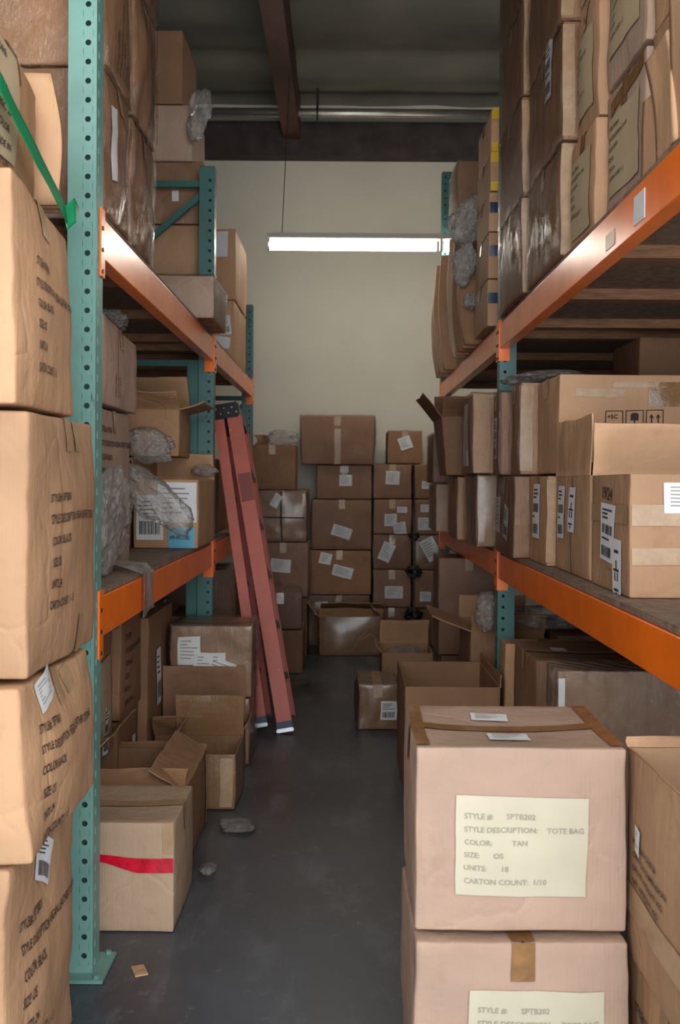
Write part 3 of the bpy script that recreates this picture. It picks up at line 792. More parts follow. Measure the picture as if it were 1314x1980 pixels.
# green strap tied down over the near left stack
A = [(-.80, 1.92, 2.30), (-.672, 1.97, 2.13), (-.652, 2.15, 2.04), (-.642, 2.30, 1.978), (-.640, 2.39, 1.955)]
B = [(-.80, 1.92, 2.26), (-.668, 1.96, 2.085), (-.648, 2.14, 1.995), (-.638, 2.29, 1.94), (-.636, 2.37, 1.915)]
o = sheet('green_strap', A, B, 'green', 'green plastic strap pulled over the boxes at the upper left', 'strap', 26, 5, .003)
sheet('knot', [(-.642, 2.36, 1.95), (-.628, 2.40, 1.985), (-.632, 2.45, 1.965)], [(-.636, 2.37, 1.90), (-.622, 2.39, 1.925), (-.632, 2.43, 1.945)], 'green', None, None, 10, 6, .006, parent=o)

# ------------------------------------------------------------------ left upper shelf
zs = [(2.0695, 2.47), (2.475, 2.90), (2.905, 3.32)]
pos = ['bottom', 'middle', 'top']
for k, (ya, yb) in enumerate(((2.87, 3.21), (3.25, 3.62))):
    for i, (za, zb) in enumerate(zs):
        carton('%s plastic-wrapped brown box of the %s column on the left upper shelf' % (pos[i], ('nearer', 'farther')[k]), -1.18, -.675+.005*i, ya, yb, za, zb,
               'brown', group='wrapped boxes on the left upper shelf', wrap=1.3, bulge=.06, amp=.013, n=12, tape='x',
               txt=[('R', (-.1, .2)[k], .1, .022, .9, PI/2, 'ink', STY)] if i else [], st=[('R', -.5, .55, .05, .2, .1, 'paper', None)] if (i, k) == (0, 0) else [])
carton('small brown box jutting over the orange beam on the left upper shelf', -1.08, -.60, 4.70, 5.2, 2.0695, 2.262, 'pink', bulge=.03, amp=.006, tape='y', tcol='palet', wrap=.4, n=12,
       st=[('F', -.3, .8, .16, .02, 0, 'tape', None)], seed=90)
zz = [(2.0695, 2.35), (2.353, 2.655), (2.66, 2.98), (2.985, 3.275), (3.28, 3.66)]
xr = [-.75, -.75, -.75, -.80, -.85]
for i, (za, zb) in enumerate(zz):
    carton(['lowest box behind the frame of the middle left upright, on the upper shelf', 'second box up behind the middle left upright frame', 'box with a small white sticker behind the diagonal brace of the middle left upright',
            'pale box above the top brace of the middle left upright', 'topmost box above the middle left upright'][i], -1.28, xr[i], 5.37, 5.85, za, zb, ['brown', 'kraft', 'brown', 'pink', 'brown'][i],
           group='column of boxes beyond the middle left upright', bulge=.03, amp=.005, wrap=.6 if i < 3 else 0, st=[('F', .5, .45, .035, .055, .05, 'paper', None)] if i == 2 else [], tape='y')
bag('whitish plastic bag hanging beside the high boxes near the ceiling on the left', (-.755, 5.31, 3.06), (.06, .05, .15), (0, .2, 0), 7, crumple=.5)
carton('lower tall tan box at the far end of the left upper shelf', -1.1, -.69, 6.45, 7.2, 2.0695, 2.455, 'tan', bulge=.03, amp=.008, group='boxes at the far end of the left upper shelf',
       st=[('F', .72, .6, .07, .12, .1, 'paper', 'bar'), ('F', .66, .32, .09, .07, -.1, 'paper', None)])
carton('upper tall tan box with white paper, far end of the left upper shelf', -1.1, -.685, 6.45, 7.15, 2.46, 2.90, 'tan', bulge=.03, amp=.008, group='boxes at the far end of the left upper shelf',
       st=[('F', .45, .78, .13, .16, 0, 'paper', None)])

# ------------------------------------------------------------------ left lower shelf
S0 = 1.0295
carton('pinkish printed box standing on the left lower shelf beside the near post', -1.2, -.80, 3.32, 3.86, S0, 1.57, 'pink', bulge=.03, amp=.006, n=12, txt=[('R', -.72, .86, .027, .8, 0, 'ink', STY)], tape='x', seed=101)
carton('pinkish box lying on the printed box beside the near left post', -1.18, -.785, 3.34, 3.90, 1.58, 1.87, 'pink', bulge=.05, amp=.010, n=12, txt=[('R', -.35, .12, .018, .8, PI/2, 'ink', STY[:3])], tape='x', corner={(1,1): -.03}, seed=102)
bag('crumpled clear plastic bag on top of the pinkish boxes at the left', (-.85, 3.72, 1.865), (.075, .13, .04), (0, .1, .2), 11, crumple=.4)
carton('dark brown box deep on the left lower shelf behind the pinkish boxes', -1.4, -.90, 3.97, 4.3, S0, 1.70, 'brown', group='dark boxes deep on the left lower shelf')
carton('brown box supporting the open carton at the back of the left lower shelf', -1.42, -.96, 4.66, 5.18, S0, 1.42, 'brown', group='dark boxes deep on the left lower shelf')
carton('small open box with raised flaps stacked near the middle left post', -1.22, -.765, 4.78, 5.15, 1.4425, 1.66, 'kraft', open_=True, flaps=[('F', 150, .14), ('R', 165, .12), ('L', 110, .14), ('B', 62, .20)], amp=.006, seed=108)
carton('open box with white shipping papers and a light blue label on the left lower shelf', -.935, -.65, 4.6, 5.16, S0, 1.335, 'kraft', open_=True, flaps=[('B', 80, .13), ('L', 95, .10)], amp=.004, n=12,
       st=[('F', .35, .67, .17, .18, 0, 'paper', 'lines'), ('F', -.48, .45, .12, .20, 0, 'paper', 'bar'), ('F', .50, .16, .115, .095, 0, 'bluelab', (["349-WC7382"], .026, .62, 'ink', -.46, -.1))], wrap=.0, seed=109)
M_ = None
bag('large crumpled clear plastic bag draped over the box with the blue label', (-.775, 4.22, 1.10), (.075, .13, .20), (0, -.75, .1), 21, crumple=.42, pinch=.35)
bag('clear plastic bag slumped at the near end of the left lower shelf', (-.735, 3.22, S0+.001), (.055, .26, .17), (0, .1, 0), 22, crumple=.45, pinch=.4)
bag('clear plastic bag lying on the open box on the left shelf', (-.85, 4.52, 1.40), (.11, .08, .085), (0, .1, 0), 23, crumple=.4)
bag('plastic bag bulging beside the open box with the blue label', (-.68, 5.06, 1.35), (.07, .08, .03), (0, 0, 0), 24, crumple=.4)
sheet('plastic_film', [(-.80, 3.30, 1.07), (-.69, 3.36, 1.045), (-.655, 3.38, 1.02), (-.652, 3.36, .95), (-.652, 3.37, .88)],
      [(-.80, 3.62, 1.05), (-.69, 3.60, 1.045), (-.655, 3.57, 1.02), (-.650, 3.55, .95), (-.652, 3.56, .90)], 'bag', 'strip of clear film hanging over the left lower orange beam', 'plastic film', 30, 12, .012)
for i, (a, b_, c, e, z, col) in enumerate(((-1.2, -.78, 5.42, 5.86, 1.40, 'deep'), (-1.15, -.74, 5.95, 6.4, 1.46, 'deep'), (-1.15, -.74, 6.5, 7.0, 1.33, 'brown'))):
    carton(['brown box behind the middle left post on the lower shelf', 'brown box behind the ladder on the left lower shelf, second beyond the middle post', 'farthest brown box on the left lower shelf, behind the ladder'][i], a, b_, c, e, S0, z, col, group='boxes behind the ladder on the left lower shelf',
           st=[('F', .6, .5, .09, .12, .1, 'paper', None)])

# ------------------------------------------------------------------ left floor
def wavy(a, b):
    t = (a+.22)/.44; K = ((0, .030, .013), (.17, .038, .012), (.30, .042, .009), (.42, .030, .008), (.55, .022, .012), (.75, .003, .021), (1, .0, .021))
    t = max(0, min(1, t))
    for k in range(len(K)-1):
        if t <= K[k+1][0]:
            f = (t-K[k][0])/(K[k+1][0]-K[k][0]); c = K[k][1]+(K[k+1][1]-K[k][1])*f; hw = K[k][2]+(K[k+1][2]-K[k][2])*f; break
    return (a, c+b/.024*hw)
o = carton('sand-coloured box with red tape on the floor beside the near left post', -.945, -.493, 3.03, 3.41, .002, .325, 'sand', bulge=.03, amp=.005, n=14, tape='x', tcol='palet', wrap=0, seed=120,
       strips=[('F', .93, .86, .03, .09, 0, 'palet')])
w_, d_, h_ = .452, .38, .323; Wf = Warp(w_, d_, h_, .03, .006+.01*((120*37 % 10)/10), .005, (0,0), 0, 120)
mesh('red_tape', *patch('F', w_, d_, h_, Wf, 0.005, .198, w_-.012, .048, 0, .005, 26, 4, wavy), M['red'], o)['label'] = 'crinkled red tape'
carton('open box behind the red-taped box on the left floor, flaps spread', -.945, -.53, 3.47, 4.04, .002, .285, 'brown', open_=True, wrap=.0, amp=.006, n=12, flaps=[('L', 48, .22, .1), ('B', 150, .03), ('R', 30, .14), ('F', 30, .10)], seed=121,
       strips=[('R', .8, .5, .05, .26, 0, 'palet'), ('R', -.85, .5, .05, .26, 0, 'palet')], st=[('F', -.45, .9, .1, .06, .4, 'paper', None)])
bag('bit of bluish plastic poking out of the open box on the left floor', (-.66, 3.55, .23), (.035, .04, .05), (0, 0, 0), 33, crumple=.4)
carton('taped brown box with a glossy raised flap on the left floor edge of the aisle', -.72, -.43, 4.17, 4.50, .002, .225, 'glossy', open_=True, amp=.006, n=12, flaps=[('B', 70, .18, .0, .2), ('L', 60, .10)], strips=[('F', .75, .5, .05, .2, 0, 'palet')], seed=122)
carton('box with a large plain tan flap standing up, left floor below the labelled box', -.83, -.45, 4.545, 4.80, .002, .21, 'brown', open_=True, amp=.005, n=12, flaps=[('B', 86, .26, 0, .05), ('F', 125, .12, 0, 0, (0, .6)), ('R', 120, .06)], seed=123)
carton('brown box on the left floor carrying the box with white shipping papers', -.81, -.435, 4.84, 5.18, .002, .31, 'glossy', amp=.006, seed=124, wrap=.4)
carton('brown box plastered with white shipping papers, stacked left of the ladder foot', -.805, -.43, 4.84, 5.18, .318, .65, 'glossy', amp=.010, bulge=.05, n=12, wrap=.6, tape='x', seed=125,
       st=[('F', -.55, .66, .10, .125, 0, 'paper', 'lines'), ('F', -.05, .46, .15, .12, .0, 'paper', 'lines'), ('F', .18, .36, .13, .13, -.35, 'paper', 'lines'), ('R', .2, .5, .12, .20, 0, 'paper', 'bar2')])
g = 'boxes under the left lower shelf'
carton('brown box on the floor under the tan labelled box at the left', -1.45, -.985, 3.5, 3.98, .002, .30, 'deep', group=g)
carton('tan-labelled box with a white barcode sticker under the left lower beam', -1.4, -.88, 3.5, 3.95, .308, .76, 'brown', group=g, amp=.010, n=12, tape='x',
       st=[('R', .0, .48, .36, .30, 0, 'tanpaper', 'lines'), ('R', .35, .22, .08, .17, -.1, 'paper', 'bar2')], seed=130)
carton('lower brown box with printed lines behind the tan-labelled box under the left shelf', -1.4, -.875, 4.02, 4.42, .002, .385, 'deep', group=g, st=[('R', .3, .5, .08, .17, 0, 'paper', None)])
carton('upper brown box with printed lines behind the tan-labelled box under the left shelf', -1.4, -.865, 4.02, 4.42, .392, .775, 'brown', group=g, txt=[('R', -.7, .8, .03, 1, 0, 'ink', STY)])
carton('brown box with a pale sticker under the left shelf, just before the middle post', -1.35, -.85, 4.5, 5.12, .002, .73, 'brown', group=g, st=[('R', -.3, .6, .1, .25, 0, 'paper', 'bar')], n=12)
bag('clear plastic scrap on the boxes under the left lower beam', (-.93, 3.75, .77), (.12, .12, .025), (0,0,0), 41, crumple=.4)
g = 'dark boxes on the floor behind the ladder'
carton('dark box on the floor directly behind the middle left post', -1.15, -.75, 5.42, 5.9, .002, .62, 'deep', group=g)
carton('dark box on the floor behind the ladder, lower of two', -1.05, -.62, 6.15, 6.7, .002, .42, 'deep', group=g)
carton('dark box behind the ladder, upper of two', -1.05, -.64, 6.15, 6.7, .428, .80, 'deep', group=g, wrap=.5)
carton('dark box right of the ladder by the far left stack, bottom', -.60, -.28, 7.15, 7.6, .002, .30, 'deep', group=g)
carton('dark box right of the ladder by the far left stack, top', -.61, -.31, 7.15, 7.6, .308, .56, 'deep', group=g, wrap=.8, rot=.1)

# ------------------------------------------------------------------ back wall stacks
def P(a=0, b=.5, w=.12, h=.1, r=0): return ('F', a, b, w, h, r, 'paper', 'lines')
g = 'stack of boxes at the left of the back wall'
carton('bottom box of the back-wall stack nearest the ladder', -.63, -.275, 7.82, 8.25, .002, .45, 'deep', group=g)
carton('box with a blank white label low in the back-wall stack nearest the ladder', -.645, -.27, 7.82, 8.25, .458, .868, 'brown', group=g, st=[P(-.1, .58, .15, .10, -.05)], wrap=.8)
carton('glossy film-wrapped strapped box second from top beside the ladder at the back wall', -.665, -.285, 7.82, 8.25, .876, 1.262, 'glossy', group=g, wrap=2.4, st=[P(-.2, .8, .06, .10, -.5)], amp=.012, n=12,
       strips=[('F', 0, .5, .012, .37, 0, 'ink'), ('F', 0, .48, .36, .012, 0, 'ink')])
carton('top box of the back-wall stack beside the ladder, plastic lying on it', -.72, -.37, 7.82, 8.25, 1.27, 1.61, 'brown', group=g, seed=203)
bag('clear plastic heap on the top box beside the ladder', (-.49, 7.98, 1.605), (.13, .12, .06), (0,0,0), 51, crumple=.4)
flatpack('bent cardboard scrap sticking up from the top box beside the ladder', -.70, -.60, 7.95, 1.605, .07, .01, 'brown', .03, 0, 5)
g = 'middle stack of boxes against the back wall'
y = (8.38, 8.85)
carton('bottom box of the middle back-wall stack', -.28, .21, *y, .002, .41, 'deep', group=g, st=[P(-.6, .75, .12, .1, .1)], wrap=.8)
carton('box with two tilted white labels, second from the floor in the middle back-wall stack', -.285, .22, *y, .418, .775, 'brown', group=g, st=[P(.1, .52, .16, .09, -.25), P(-.45, .82, .1, .09, -.2)])
carton('large box with one tilted white label in the middle of the middle back-wall stack', -.26, .22, *y, .783, 1.185, 'brown', group=g, st=[P(.0, .36, .16, .09, -.3)], wrap=.8, bulge=.07)
carton('box with a square white label, second from top of the middle back-wall stack', -.22, .22, *y, 1.193, 1.465, 'brown', group=g, st=[P(.05, .55, .10, .09, 0), ('F', .0, .88, .07, .05, 0, 'paper', None)], wrap=1)
carton('wide box sitting askew on top of the middle back-wall stack', -.345, .235, 8.32, 8.82, 1.473, 1.86, 'brown', group=g, bulge=.05, amp=.009, tape='y', tcol='palet', seed=210, wrap=.5, taper=.05, strips=[('F', 0, .35, .05, .3, 0, 'palet')])
g = 'right of the middle stack at the back wall'
st2 = [[P(0, .3, .2, .08)], [P(.1, .4, .15, .1, 0)], [P(-.3, .5, .1, .15, -.4)], [P(-.1, .4, .10, .10, 0), P(.4, .15, .1, .1, .2), P(.5, .7, .08, .05, 0)], [P(0, .6, .11, .11, -.05)]]
z2 = [(.002, .312), (.32, .62), (.628, .905), (.913, 1.192), (1.2, 1.475)]
nm = ['bottom', 'second', 'third', 'fourth', 'fifth']
for i, (za, zb) in enumerate(z2):
    carton('%s box from the floor in the back-wall stack just right of the middle stack' % nm[i], .24, .545, *y, za, zb, ['deep', 'brown', 'deep', 'brown', 'brown'][i], group=g, st=st2[i], wrap=(1.6, 1.8, 1.8, 1, .5)[i])
carton('top box with a tilted white label at the back wall, left of the right rack', .352, .63, *y, 1.483, 1.75, 'brown', group=g, st=[P(.0, .62, .10, .10, .35)])
st3 = [[], [P(-.5, .3, .09, .08)], [P(-.3, .6, .12, .18, .5), P(.3, .4, .15, .12, -.4)], [P(-.55, .75, .07, .06, 0), P(-.55, .3, .1, .1, 0)], [P(-.5, .4, .07, .06, 0)]]
for i, (za, zb) in enumerate(z2):
    carton('%s box from the floor in the rightmost back-wall stack' % nm[i], .565, .95, 8.34, 8.8, za, zb, ['deep', 'brown', 'glossy', 'brown', 'brown'][i], group='rightmost stack at the back wall', st=st3[i], wrap=(0, 1, 1.8, .6, 0)[i])
# black strapping hanging down between the two stacks
st = empty('black_strapping', (.556, 8.235, 0), 'black strapping with two tangled clumps hanging between the back-wall stacks', 'strap')
b = MB(); b.tube([(0, 0, .006), (.005, .01, .4), (0, -.01, .8), (.004, 0, 1.15), (0, .05, 1.46), (0, .11, 1.486), (0, .2, 1.488)], .006, 6); b.build('strap', M['black'], st)
for zc, rr in ((.62, .07), (.28, .085), (.90, .05)):
    b = MB(); g_ = random.Random(int(zc*100)); pts = []
    for k in range(90):
        a = k*.9+g_.uniform(-.3, .3); q = rr*g_.uniform(.4, 1); pts.append((q*math.cos(a), -.01+g_.uniform(-.045, .01), zc+q*.75*math.sin(a)))
    b.tube(pts, .006, 5); b.build('tangle', M['black'], st, True)
carton('taped brown box with folded flaps lying on the floor before the middle back-wall stack', -.185, .30, 7.9, 8.28, .002, .30, 'glossy', bulge=.07, amp=.014, open_=True, flaps=[('L', 130, .15), ('B', 30, .15), ('F', 25, .12), ('R', 40, .1)], wrap=.0, seed=230)
carton('open box with its back flap up at the end of the aisle, plastic inside', .25, .575, 6.6, 7.02, .002, .24, 'kraft', open_=True, flaps=[('B', 78, .16), ('L', 130, .06)], seed=231)
bag('shiny plastic stuffed in the open box at the end of the aisle', (.41, 6.8, .15), (.14, .17, .05), (0,0,0), 61, crumple=.3)

# ------------------------------------------------------------------ right lower shelf
g = 'lower row of boxes on the right lower shelf'
carton('big open box nearest the camera on the right lower shelf, flap standing up', .75, 1.24, 2.715, 3.13, S0, 1.355, 'tan', rot=0, open_=True, n=16, amp=.004, bulge=.015, group=g,
       flaps=[('B', 78, .16, 0, .05), ('R', 150, .15)], strips=[('F', 0, .67, .48, .055, 0, 'palet'), ('F', 0, .34, .48, .045, 0, 'palet'), ('L', 0, .67, .40, .05, 0, 'palet'), ('L', .35, .27, .14, .045, 0, 'palet')],
       st=[('L', .0, .50, .15, .16, -.05, 'paper', 'bar2'), ('L', .50, .20, .08, .17, -.04, 'paper', 'pict'), ('F', -.35, .81, .14, .08, 0, 'paper', 'lines')],
       txt=[('L', -.35, .80, .05, .9, -.1, 'ink', ["19/24"])], tape=None, seed=301)
carton('open box with an upright plain flap, second on the right lower shelf', .757, 1.2, 3.18, 3.70, S0, 1.355, 'tan', open_=True, n=14, amp=.004, bulge=.02, group=g, flaps=[('L', 88, .19), ('B', 20, .15)],
       st=[('L', -.55, .62, .11, .18, 0, 'paper', 'bar2'), ('L', .1, .66, .10, .15, -.02, 'paper', 'pict')], strips=[('L', -.02, .5, .03, .32, 0, 'palet'), ('F', -.9, .5, .035, .3, 0, 'palet')], tape=None, seed=302)
carton('brown box with a tall barcode sticker, third on the right lower shelf', .735, 1.15, 3.74, 4.10, S0, 1.357, 'kraft', n=12, group=g, st=[('L', .05, .6, .13, .2, 0, 'paper', 'bar2')], strips=[('F', -.93, .5, .04, .3, 0, 'palet')], tape='x', seed=303)
carton('brown box with a slanted white sticker beside the middle right post', .682, 1.12, 4.13, 4.66, S0, 1.357, 'brown', n=12, group=g, st=[('L', .35, .42, .1, .14, -.2, 'paper', 'bar'), ('L', -.5, .5, .14, .15, 0, 'paper', 'lines')], wrap=.7, tape='x', seed=304)
carton('glossy taped box just beyond the middle right post, lower row', .625, 1.05, 4.86, 5.34, S0, 1.365, 'glossy', n=12, group=g, wrap=1, tape='x', seed=305)
carton('brown box with a folded white paper, second beyond the middle right post', .60, 1.05, 5.45, 5.95, S0, 1.36, 'kraft', group=g, st=[('F', .2, .65, .07, .09, .6, 'paper', None)], wrap=.7, tape='x', seed=306)
carton('reddish box at the far end of the right lower shelf', .565, .95, 6.35, 6.85, S0, 1.32, 'pink', group=g, st=[('F', -.2, .2, .13, .1, 0, 'paper', None)], wrap=.5, tape='x', seed=307)
g = 'upper row of boxes on the right lower shelf'
T0 = 1.3655
o = carton('wide tan box with handling symbols behind the open flaps on the right shelf', .772, 1.42, 3.735, 4.13, T0, 1.725, 'tan', n=16, amp=.005, bulge=.02, group=g, tape='x', tcol='palet', wrap=0, seed=310,
       strips=[('F', -.55, .82, .18, .03, 0, 'palet'), ('F', -.1, .9, .2, .02, 0, 'palet'), ('F', .45, .8, .3, .09, 0, 'tape')])
# three framed handling marks: umbrella-like block, box and arrows
Wt = Warp(.648, .395, .3595, .02, .006+.01*((310*37 % 10)/10), .005, (0, 0), 0, 310); V = []; Fc = []
def q_(a0, a1, b0, b1):
    k = len(V)
    for a, b_ in ((a0, b0), (a1, b0), (a1, b1), (a0, b1)): V.append(Wt(fpt('F', .648, .395, .3595, a, b_, .004)))
    Fc.append((k, k+1, k+2, k+3))
for i in range(3):
    a = -.155+i*.072; zt_ = .232; zb_ = .165
    q_(a, a+.064, zt_-.003, zt_); q_(a, a+.064, zb_, zb_+.003); q_(a, a+.003, zb_, zt_); q_(a+.061, a+.064, zb_, zt_)
    if i == 1: q_(a+.018, a+.046, .195, .218); q_(a+.022, a+.042, .218, .222); q_(a+.030, a+.034, .175, .195)
    if i == 2:
        for e in (.016, .040):
            q_(a+e+.002, a+e+.006, .178, .205); k = len(V); V += [Wt(fpt('F', .648, .395, .3595, a+e+dx, zz_, .004)) for dx, zz_ in ((-.004, .203), (.012, .203), (.004, .217))]; Fc.append((k, k+1, k+2))
tv, tf = text_mesh('+5C', .02); k = len(V)
V += [Wt(fpt('F', .648, .395, .3595, -.148+p_.x*.022, .203+p_.y*.022, .004)) for p_ in tv]; Fc += [tuple(i+k for i in f_) for f_ in tf]
mesh('printed_symbols', V, Fc, M['ink'], o, False)
carton('film-wrapped box with a taped corner left of the wide symbol box', .71, 1.15, 4.16, 4.40, T0, 1.735, 'kraft', n=12, group=g, wrap=.9, tape='x', strips=[('F', -.9, .5, .05, .34, 0, 'palet')], seed=311)
carton('film-wrapped box with a narrow white sticker hiding the middle right post', .672, 1.1, 4.43, 4.67, T0, 1.72, 'brown', n=12, group=g, wrap=1.0, tape='x', st=[('L', .1, .45, .07, .18, 0, 'paper', 'bar2')], seed=312)
bag('shiny crumpled film lying on the wrapped boxes at the middle right post', (.86, 4.38, 1.735), (.20, .24, .035), (0,0,0), 71, crumple=.3, m='bag')
carton('tan box with a glossy corner just beyond the middle right post, upper row', .605, 1.05, 4.86, 5.3, 1.375, 1.75, 'tan', n=12, group=g, wrap=1, tape='x', seed=313, st=[('L', 0, .5, .2, .3, 0, 'paper', None)])
carton('dark open carton with flaps flaring over the aisle beyond the middle right post', .53, .95, 5.5, 5.98, 1.37, 1.68, 'deep', open_=True, group=g, flaps=[('L', 128, .16), ('F', 140, .14), ('B', 80, .15)], seed=314, taper=.15, wrap=0)
carton('dark box at the far end of the upper row on the right lower shelf', .545, .92, 6.35, 6.8, 1.33, 1.63, 'deep', group=g, wrap=.5, seed=315)
bag('pale crumpled paper scrap between the boxes far along the right lower shelf', (.62, 6.15, 1.45), (.05, .06, .03), (0,0,0), 73, crumple=.4, m='bag')
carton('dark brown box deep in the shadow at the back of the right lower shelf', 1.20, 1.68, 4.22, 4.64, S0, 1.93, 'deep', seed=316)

# ------------------------------------------------------------------ right upper shelf
g = 'tan-labelled boxes on the right upper shelf'
R0 = 2.0695
LB = lambda a=0, b=.5, w=.28, h=.22: ('L', a, b, w, h, 0, 'tanpaper', (STY[:1]+['STYLE DESCRIPTION: TOTE']+STY[2:], .016, .85, 'ink', -.44, .34))
rows = [(R0, 2.45), (2.456, 2.84), (2.846, 3.2)]
nr = ['bottom', 'middle', 'top']
for i, (za, zb) in enumerate(rows):
    carton('%s box of the column nearest the camera on the right upper shelf' % nr[i], .765, 1.22, 2.18, 2.60, za, zb, 'tan', group=g, n=12, tape='x', st=[LB(.1, .56)], amp=.008)
    carton('%s tan-labelled box of the second column on the right upper shelf' % nr[i], .755, 1.2, 2.625, 3.0, za, zb-.01*(i == 0), 'pink', group=g, n=12, tape='x', st=[LB(0, .48)], amp=.008, strips=[('L', .1, .9, .3, .04, .12, 'tape')])
    carton('%s tan-labelled box of the third column on the right upper shelf' % nr[i], .725, 1.2, 3.02, 3.33, za, zb-.05, 'tan', group=g, n=12, tape='x', st=[LB(-.05, .45, .24, .24)], amp=.008) if i < 1 else \
    carton('%s tan-labelled box of the third column on the right upper shelf' % nr[i], .725+.01*i, 1.2, 3.02, 3.33, za-.05, zb-.05, 'tan', group=g, n=12, tape='x', st=[LB(-.05, .45, .24, .24)], amp=.008)
for i, (yy, hh, ww, ll) in enumerate(((2.44, .17, .17, .28), (2.30, .25, .16, -.15), (2.20, .33, .13, .12))):
    flatpack(['small torn cardboard layer at the foot of the near boxes on the right upper shelf', 'middle torn cardboard layer leaning on the near boxes of the right upper shelf',
              'tallest torn cardboard layer leaning on the near boxes of the right upper shelf'][i], .722-.006*i-ww/2, .722-.006*i+ww/2, yy, R0, hh, .014, 'tan', .006, -.05, 60+i, 'torn layers on the right upper shelf', leanx=ll, rot=-PI/2)
g = 'film-wrapped boxes on the right upper shelf before the post'
rr = [(R0, 2.44), (2.446, 2.83), (2.836, 3.22), (3.226, 3.6)]
for i, (za, zb) in enumerate(rr):
    carton('%s film-wrapped box in the column left of the tan-labelled ones on the right upper shelf' % ('lowest', 'second', 'third', 'highest')[i], .70, 1.2, 3.37, 3.985, za, zb, 'brown', group=g, n=12, wrap=1.3, tape='x', amp=.008,
           st=[('L', .35, .8, .10, .2, 0, 'paper', 'bar2')] if i in (1, 2) else [], strips=[('F', -.93, .5, .04, .36, 0, 'palet')])
    carton('%s film-wrapped box in the column touching the middle right post on the upper shelf' % ('lowest', 'second', 'third', 'highest')[i], .685, 1.2, 4.025, 4.62, za, zb, 'brown', group=g, n=12, wrap=1.3, tape='x', amp=.008, strips=[('F', -.95, .5, .03, .36, 0, 'palet')])
g = 'boxes stacked just beyond the middle right post on the upper shelf'
zz = [(R0, 2.29), (2.295, 2.51), (2.515, 2.70), (2.705, 2.885), (2.89, 3.09)]
for i, (za, zb) in enumerate(zz):
    tc = 'yellow' if i > 2 else 'navy'
    carton(('lowest box', 'second box', 'third box', 'fourth box', 'topmost box')[i]+' with '+tc.replace('navy', 'dark blue')+' corner tape beyond the middle right post, upper shelf', .668+.003*i, 1.1, 4.88, 5.35, za, zb, 'tan', group=g, tape='x',
           strips=[('F', -.86, .88 if i > 2 else .6, .055, .05, 0, tc)]+([('F', -.86, .1, .055, .05, 0, tc)] if i > 2 else []), amp=.004)
carton('brown box high on the right upper shelf near the far post', .665, 1.1, 6.2, 6.65, 2.95, 3.255, 'brown', group='far boxes of the right upper shelf', wrap=.4)
carton('brown box under the high one near the far right post', .70, 1.1, 6.2, 6.65, 2.52, 2.945, 'brown', group='far boxes of the right upper shelf', wrap=.4)
carton('lowest brown box near the far right post on the upper shelf', .72, 1.1, 6.2, 6.65, R0, 2.515, 'brown', group='far boxes of the right upper shelf')
fp = ['nearest', 'second nearest', 'third nearest', 'fourth nearest', 'fifth nearest', 'sixth nearest', 'farthest']
ys_ = [5.55, 5.70, 5.85, 6.0, 6.12, 6.78, 7.0]
for i in range(7):
    flatpack(fp[i]+' flattened carton standing on edge over the far right orange beam', .635+(i % 2)*.012, .715+(i % 3)*.05 if i > 4 else 1.05, ys_[i], R0 if True else 0, [.42, .50, .60, .66, .70, .74, .72][i], .05, ['brown', 'tan', 'brown', 'tan', 'sand', 'tan', 'sand'][i],
             -.025, 0, 80+i, 'flattened cartons on the right upper shelf', leanx=-.03)
flatpack('long flattened carton at the very end of the right upper shelf, bowed over the aisle', .65, .76, 7.3, R0, .75, .06, 'sand', -.045, 0, 97)
bag('upper grey bubble-wrap bundle among the flattened cartons on the right', (.66, 5.62, 2.62), (.10, .10, .14), (0, .5, 0), 81, crumple=.32, m='bubble', name='bubble_wrap', cat='bubble wrap', group='bubble wrap on the right upper shelf')
bag('middle grey bubble-wrap bundle hanging at the flattened cartons', (.625, 5.46, 2.36), (.06, .07, .12), (0, .2, 0), 82, crumple=.32, m='bubble', name='bubble_wrap', cat='bubble wrap', group='bubble wrap on the right upper shelf')
bag('small low bubble-wrap bundle at the foot of the flattened cartons', (.66, 5.45, 2.24), (.05, .06, .045), (0, 0, 0), 83, crumple=.32, m='bubble', name='bubble_wrap', cat='bubble wrap', group='bubble wrap on the right upper shelf')

# ------------------------------------------------------------------ right floor
TL = (TOTE, .0155, 1.03, 'grink', -.435, .28)
carton('pale pinkish tote bag carton with a large cream label, on top in the right foreground', .154, .587, 2.13, 2.54, .404, .783, 'pink', n=18, amp=.006, bulge=.025, r=.006, tape='x', tcol='tape', seed=401,
       st=[('F', .0, .47, .270, .205, -.02, 'cream', TL), ('T', -.05, -.45, .088, .075, 0, 'paper', 'lines'), ('T', -.12, .48, .085, .060, -.1, 'paper', 'lines')],
       strips=[('T', -.93, 0, .03, .38, 0, 'tape'), ('T', .93, 0, .03, .38, 0, 'tape')])
carton('lower tote bag carton with a cream label under the pale pinkish one in the foreground', .150, .586, 2.10, 2.52, .002, .394, 'pink', n=18, amp=.007, bulge=.035, r=.007, tape='y', tcol='tape', seed=402,
       st=[('F', .13, .50, .272, .205, 0, 'cream', TL)])
carton('open tan carton with printed lines and a small white sticker at the right edge', .605, 1.12, 1.72, 2.19, .34, .772, 'tan', open_=True, n=16, amp=.006, bulge=.03, r=.006, seed=403, flaps=[('B', 100, .02)],
       txt=[('L', -.75, .58, .016, 1.5, 0, 'ink', ["MADE IN CHINA", "CARTON DIMENSION", "GROSS WEIGHT KG", "NET WEIGHT KG"])], st=[('L', -.55, .62, .04, .055, -.1, 'paper', 'lines')], strips=[('L', 0, .3, .45, .06, 0, 'palet')])
carton('printed brown box under the open tan carton at the right edge', .615, 1.12, 1.70, 2.20, .002, .33, 'kraft', n=14, amp=.010, tape='x', seed=404, txt=[('L', -.8, .7, .03, 1.0, 0, 'ink', STY[:3])])
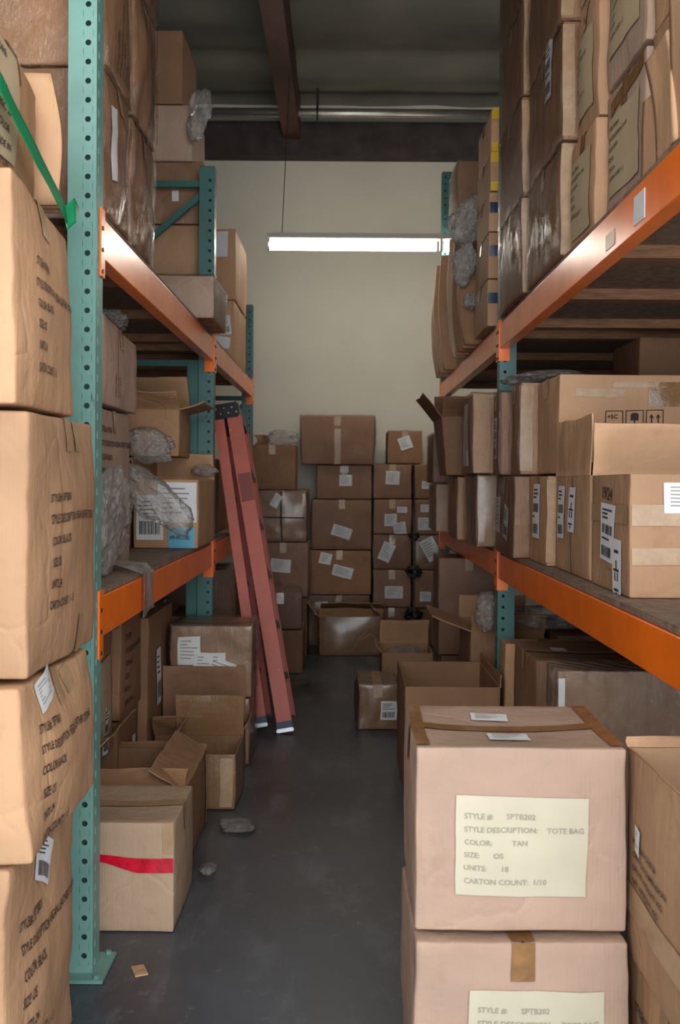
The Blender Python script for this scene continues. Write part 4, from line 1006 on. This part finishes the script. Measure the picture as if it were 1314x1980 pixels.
carton('open empty box on the floor behind the tote bag cartons', .264, .666, 4.37, 5.0, .002, .465, 'brown', open_=True, n=14, amp=.004, bulge=.015, seed=405, flaps=[('R', 88, .05)])
carton('small box wrapped in glossy gold-brown tape on the aisle floor', .082, .292, 5.54, 5.92, .002, .245, 'glossy', n=14, amp=.010, bulge=.05, wrap=2.0, seed=406, st=[('F', .55, .42, .085, .10, 0, 'paper', 'bar')], tcol='palet')
carton('low dark box on the floor beneath the tall plain box at the right', .60, .96, 6.32, 6.7, .002, .272, 'deep', seed=407)
carton('tall plain brown box standing at the far right of the aisle under the shelf', .585, .95, 6.31, 6.72, .28, .87, 'brown', n=12, wrap=.5, seed=408, st=[])
carton('box with a tilted open flap by the foot of the middle right post', .63, .99, 5.08, 5.62, .002, .60, 'brown', open_=True, n=12, flaps=[('L', 160, .20, .1), ('F', 120, .1), ('B', 100, .12)], st=[('F', .1, .7, .05, .2, 0, 'paper', 'bar2')], seed=409)
bag('silvery crumpled plastic beside the middle right post below the beam', (.69, 4.98, .61), (.055, .07, .10), (0,0,0), 91, crumple=.4)
carton('dark box deeper under the right shelf carrying clear film', 1.03, 1.5, 4.95, 5.6, .002, .60, 'deep', seed=410)
bag('layers of clear film heaped under the right lower shelf behind the post', (1.05, 5.2, .605), (.30, .26, .055), (0,0,0), 92, crumple=.25)
carton('narrow brown box standing between the middle right post and its neighbour', .70, 1.08, 4.465, 4.625, .002, .635, 'kraft', seed=411, n=10)
carton('brown box with a small white sticker and blue tape on its lid, right floor', .735, 1.25, 3.93, 4.43, .002, .655, 'brown', n=14, tape='x', seed=412, st=[('T', -.42, .2, .06, .07, 0, 'paper', None)],
       strips=[('T', -.42, -.88, .045, .06, 0, 'bluetape'), ('F', -.42, .97, .045, .03, 0, 'bluetape')])
carton('large greyish pleated box wrapped in film under the right lower beam', .672, 1.35, 3.22, 3.40, .002, .745, 'grey', n=16, amp=.006, tape=None, wrap=.5, seed=413, strips=[('F', -.97, .5, .02, .7, 0, 'paper')])
# scraps on the aisle floor
bag('clear plastic scrap lying on the aisle floor by the left boxes', (-.40, 3.95, .001), (.07, .09, .012), (0,0,.3), 95, crumple=.4, name='plastic_scrap', cat='plastic scrap')
bag('torn film trailing from the lower right of the red-taped box on the floor', (-.455, 3.50, .001), (.03, .05, .012), (0, 0, 0), 97, crumple=.4, name='plastic_scrap', cat='plastic scrap')
flat = MB(); flat.box(-.018, .018, -.03, .03, 0, .004, bev=.001); o = flat.build('cardboard_scrap', M['tan']); o.location = (-.545, 2.79, .0005); o.rotation_euler = (0, 0, .4)
tag(o, 'small scrap of cardboard on the floor beside the near left post', 'scrap')
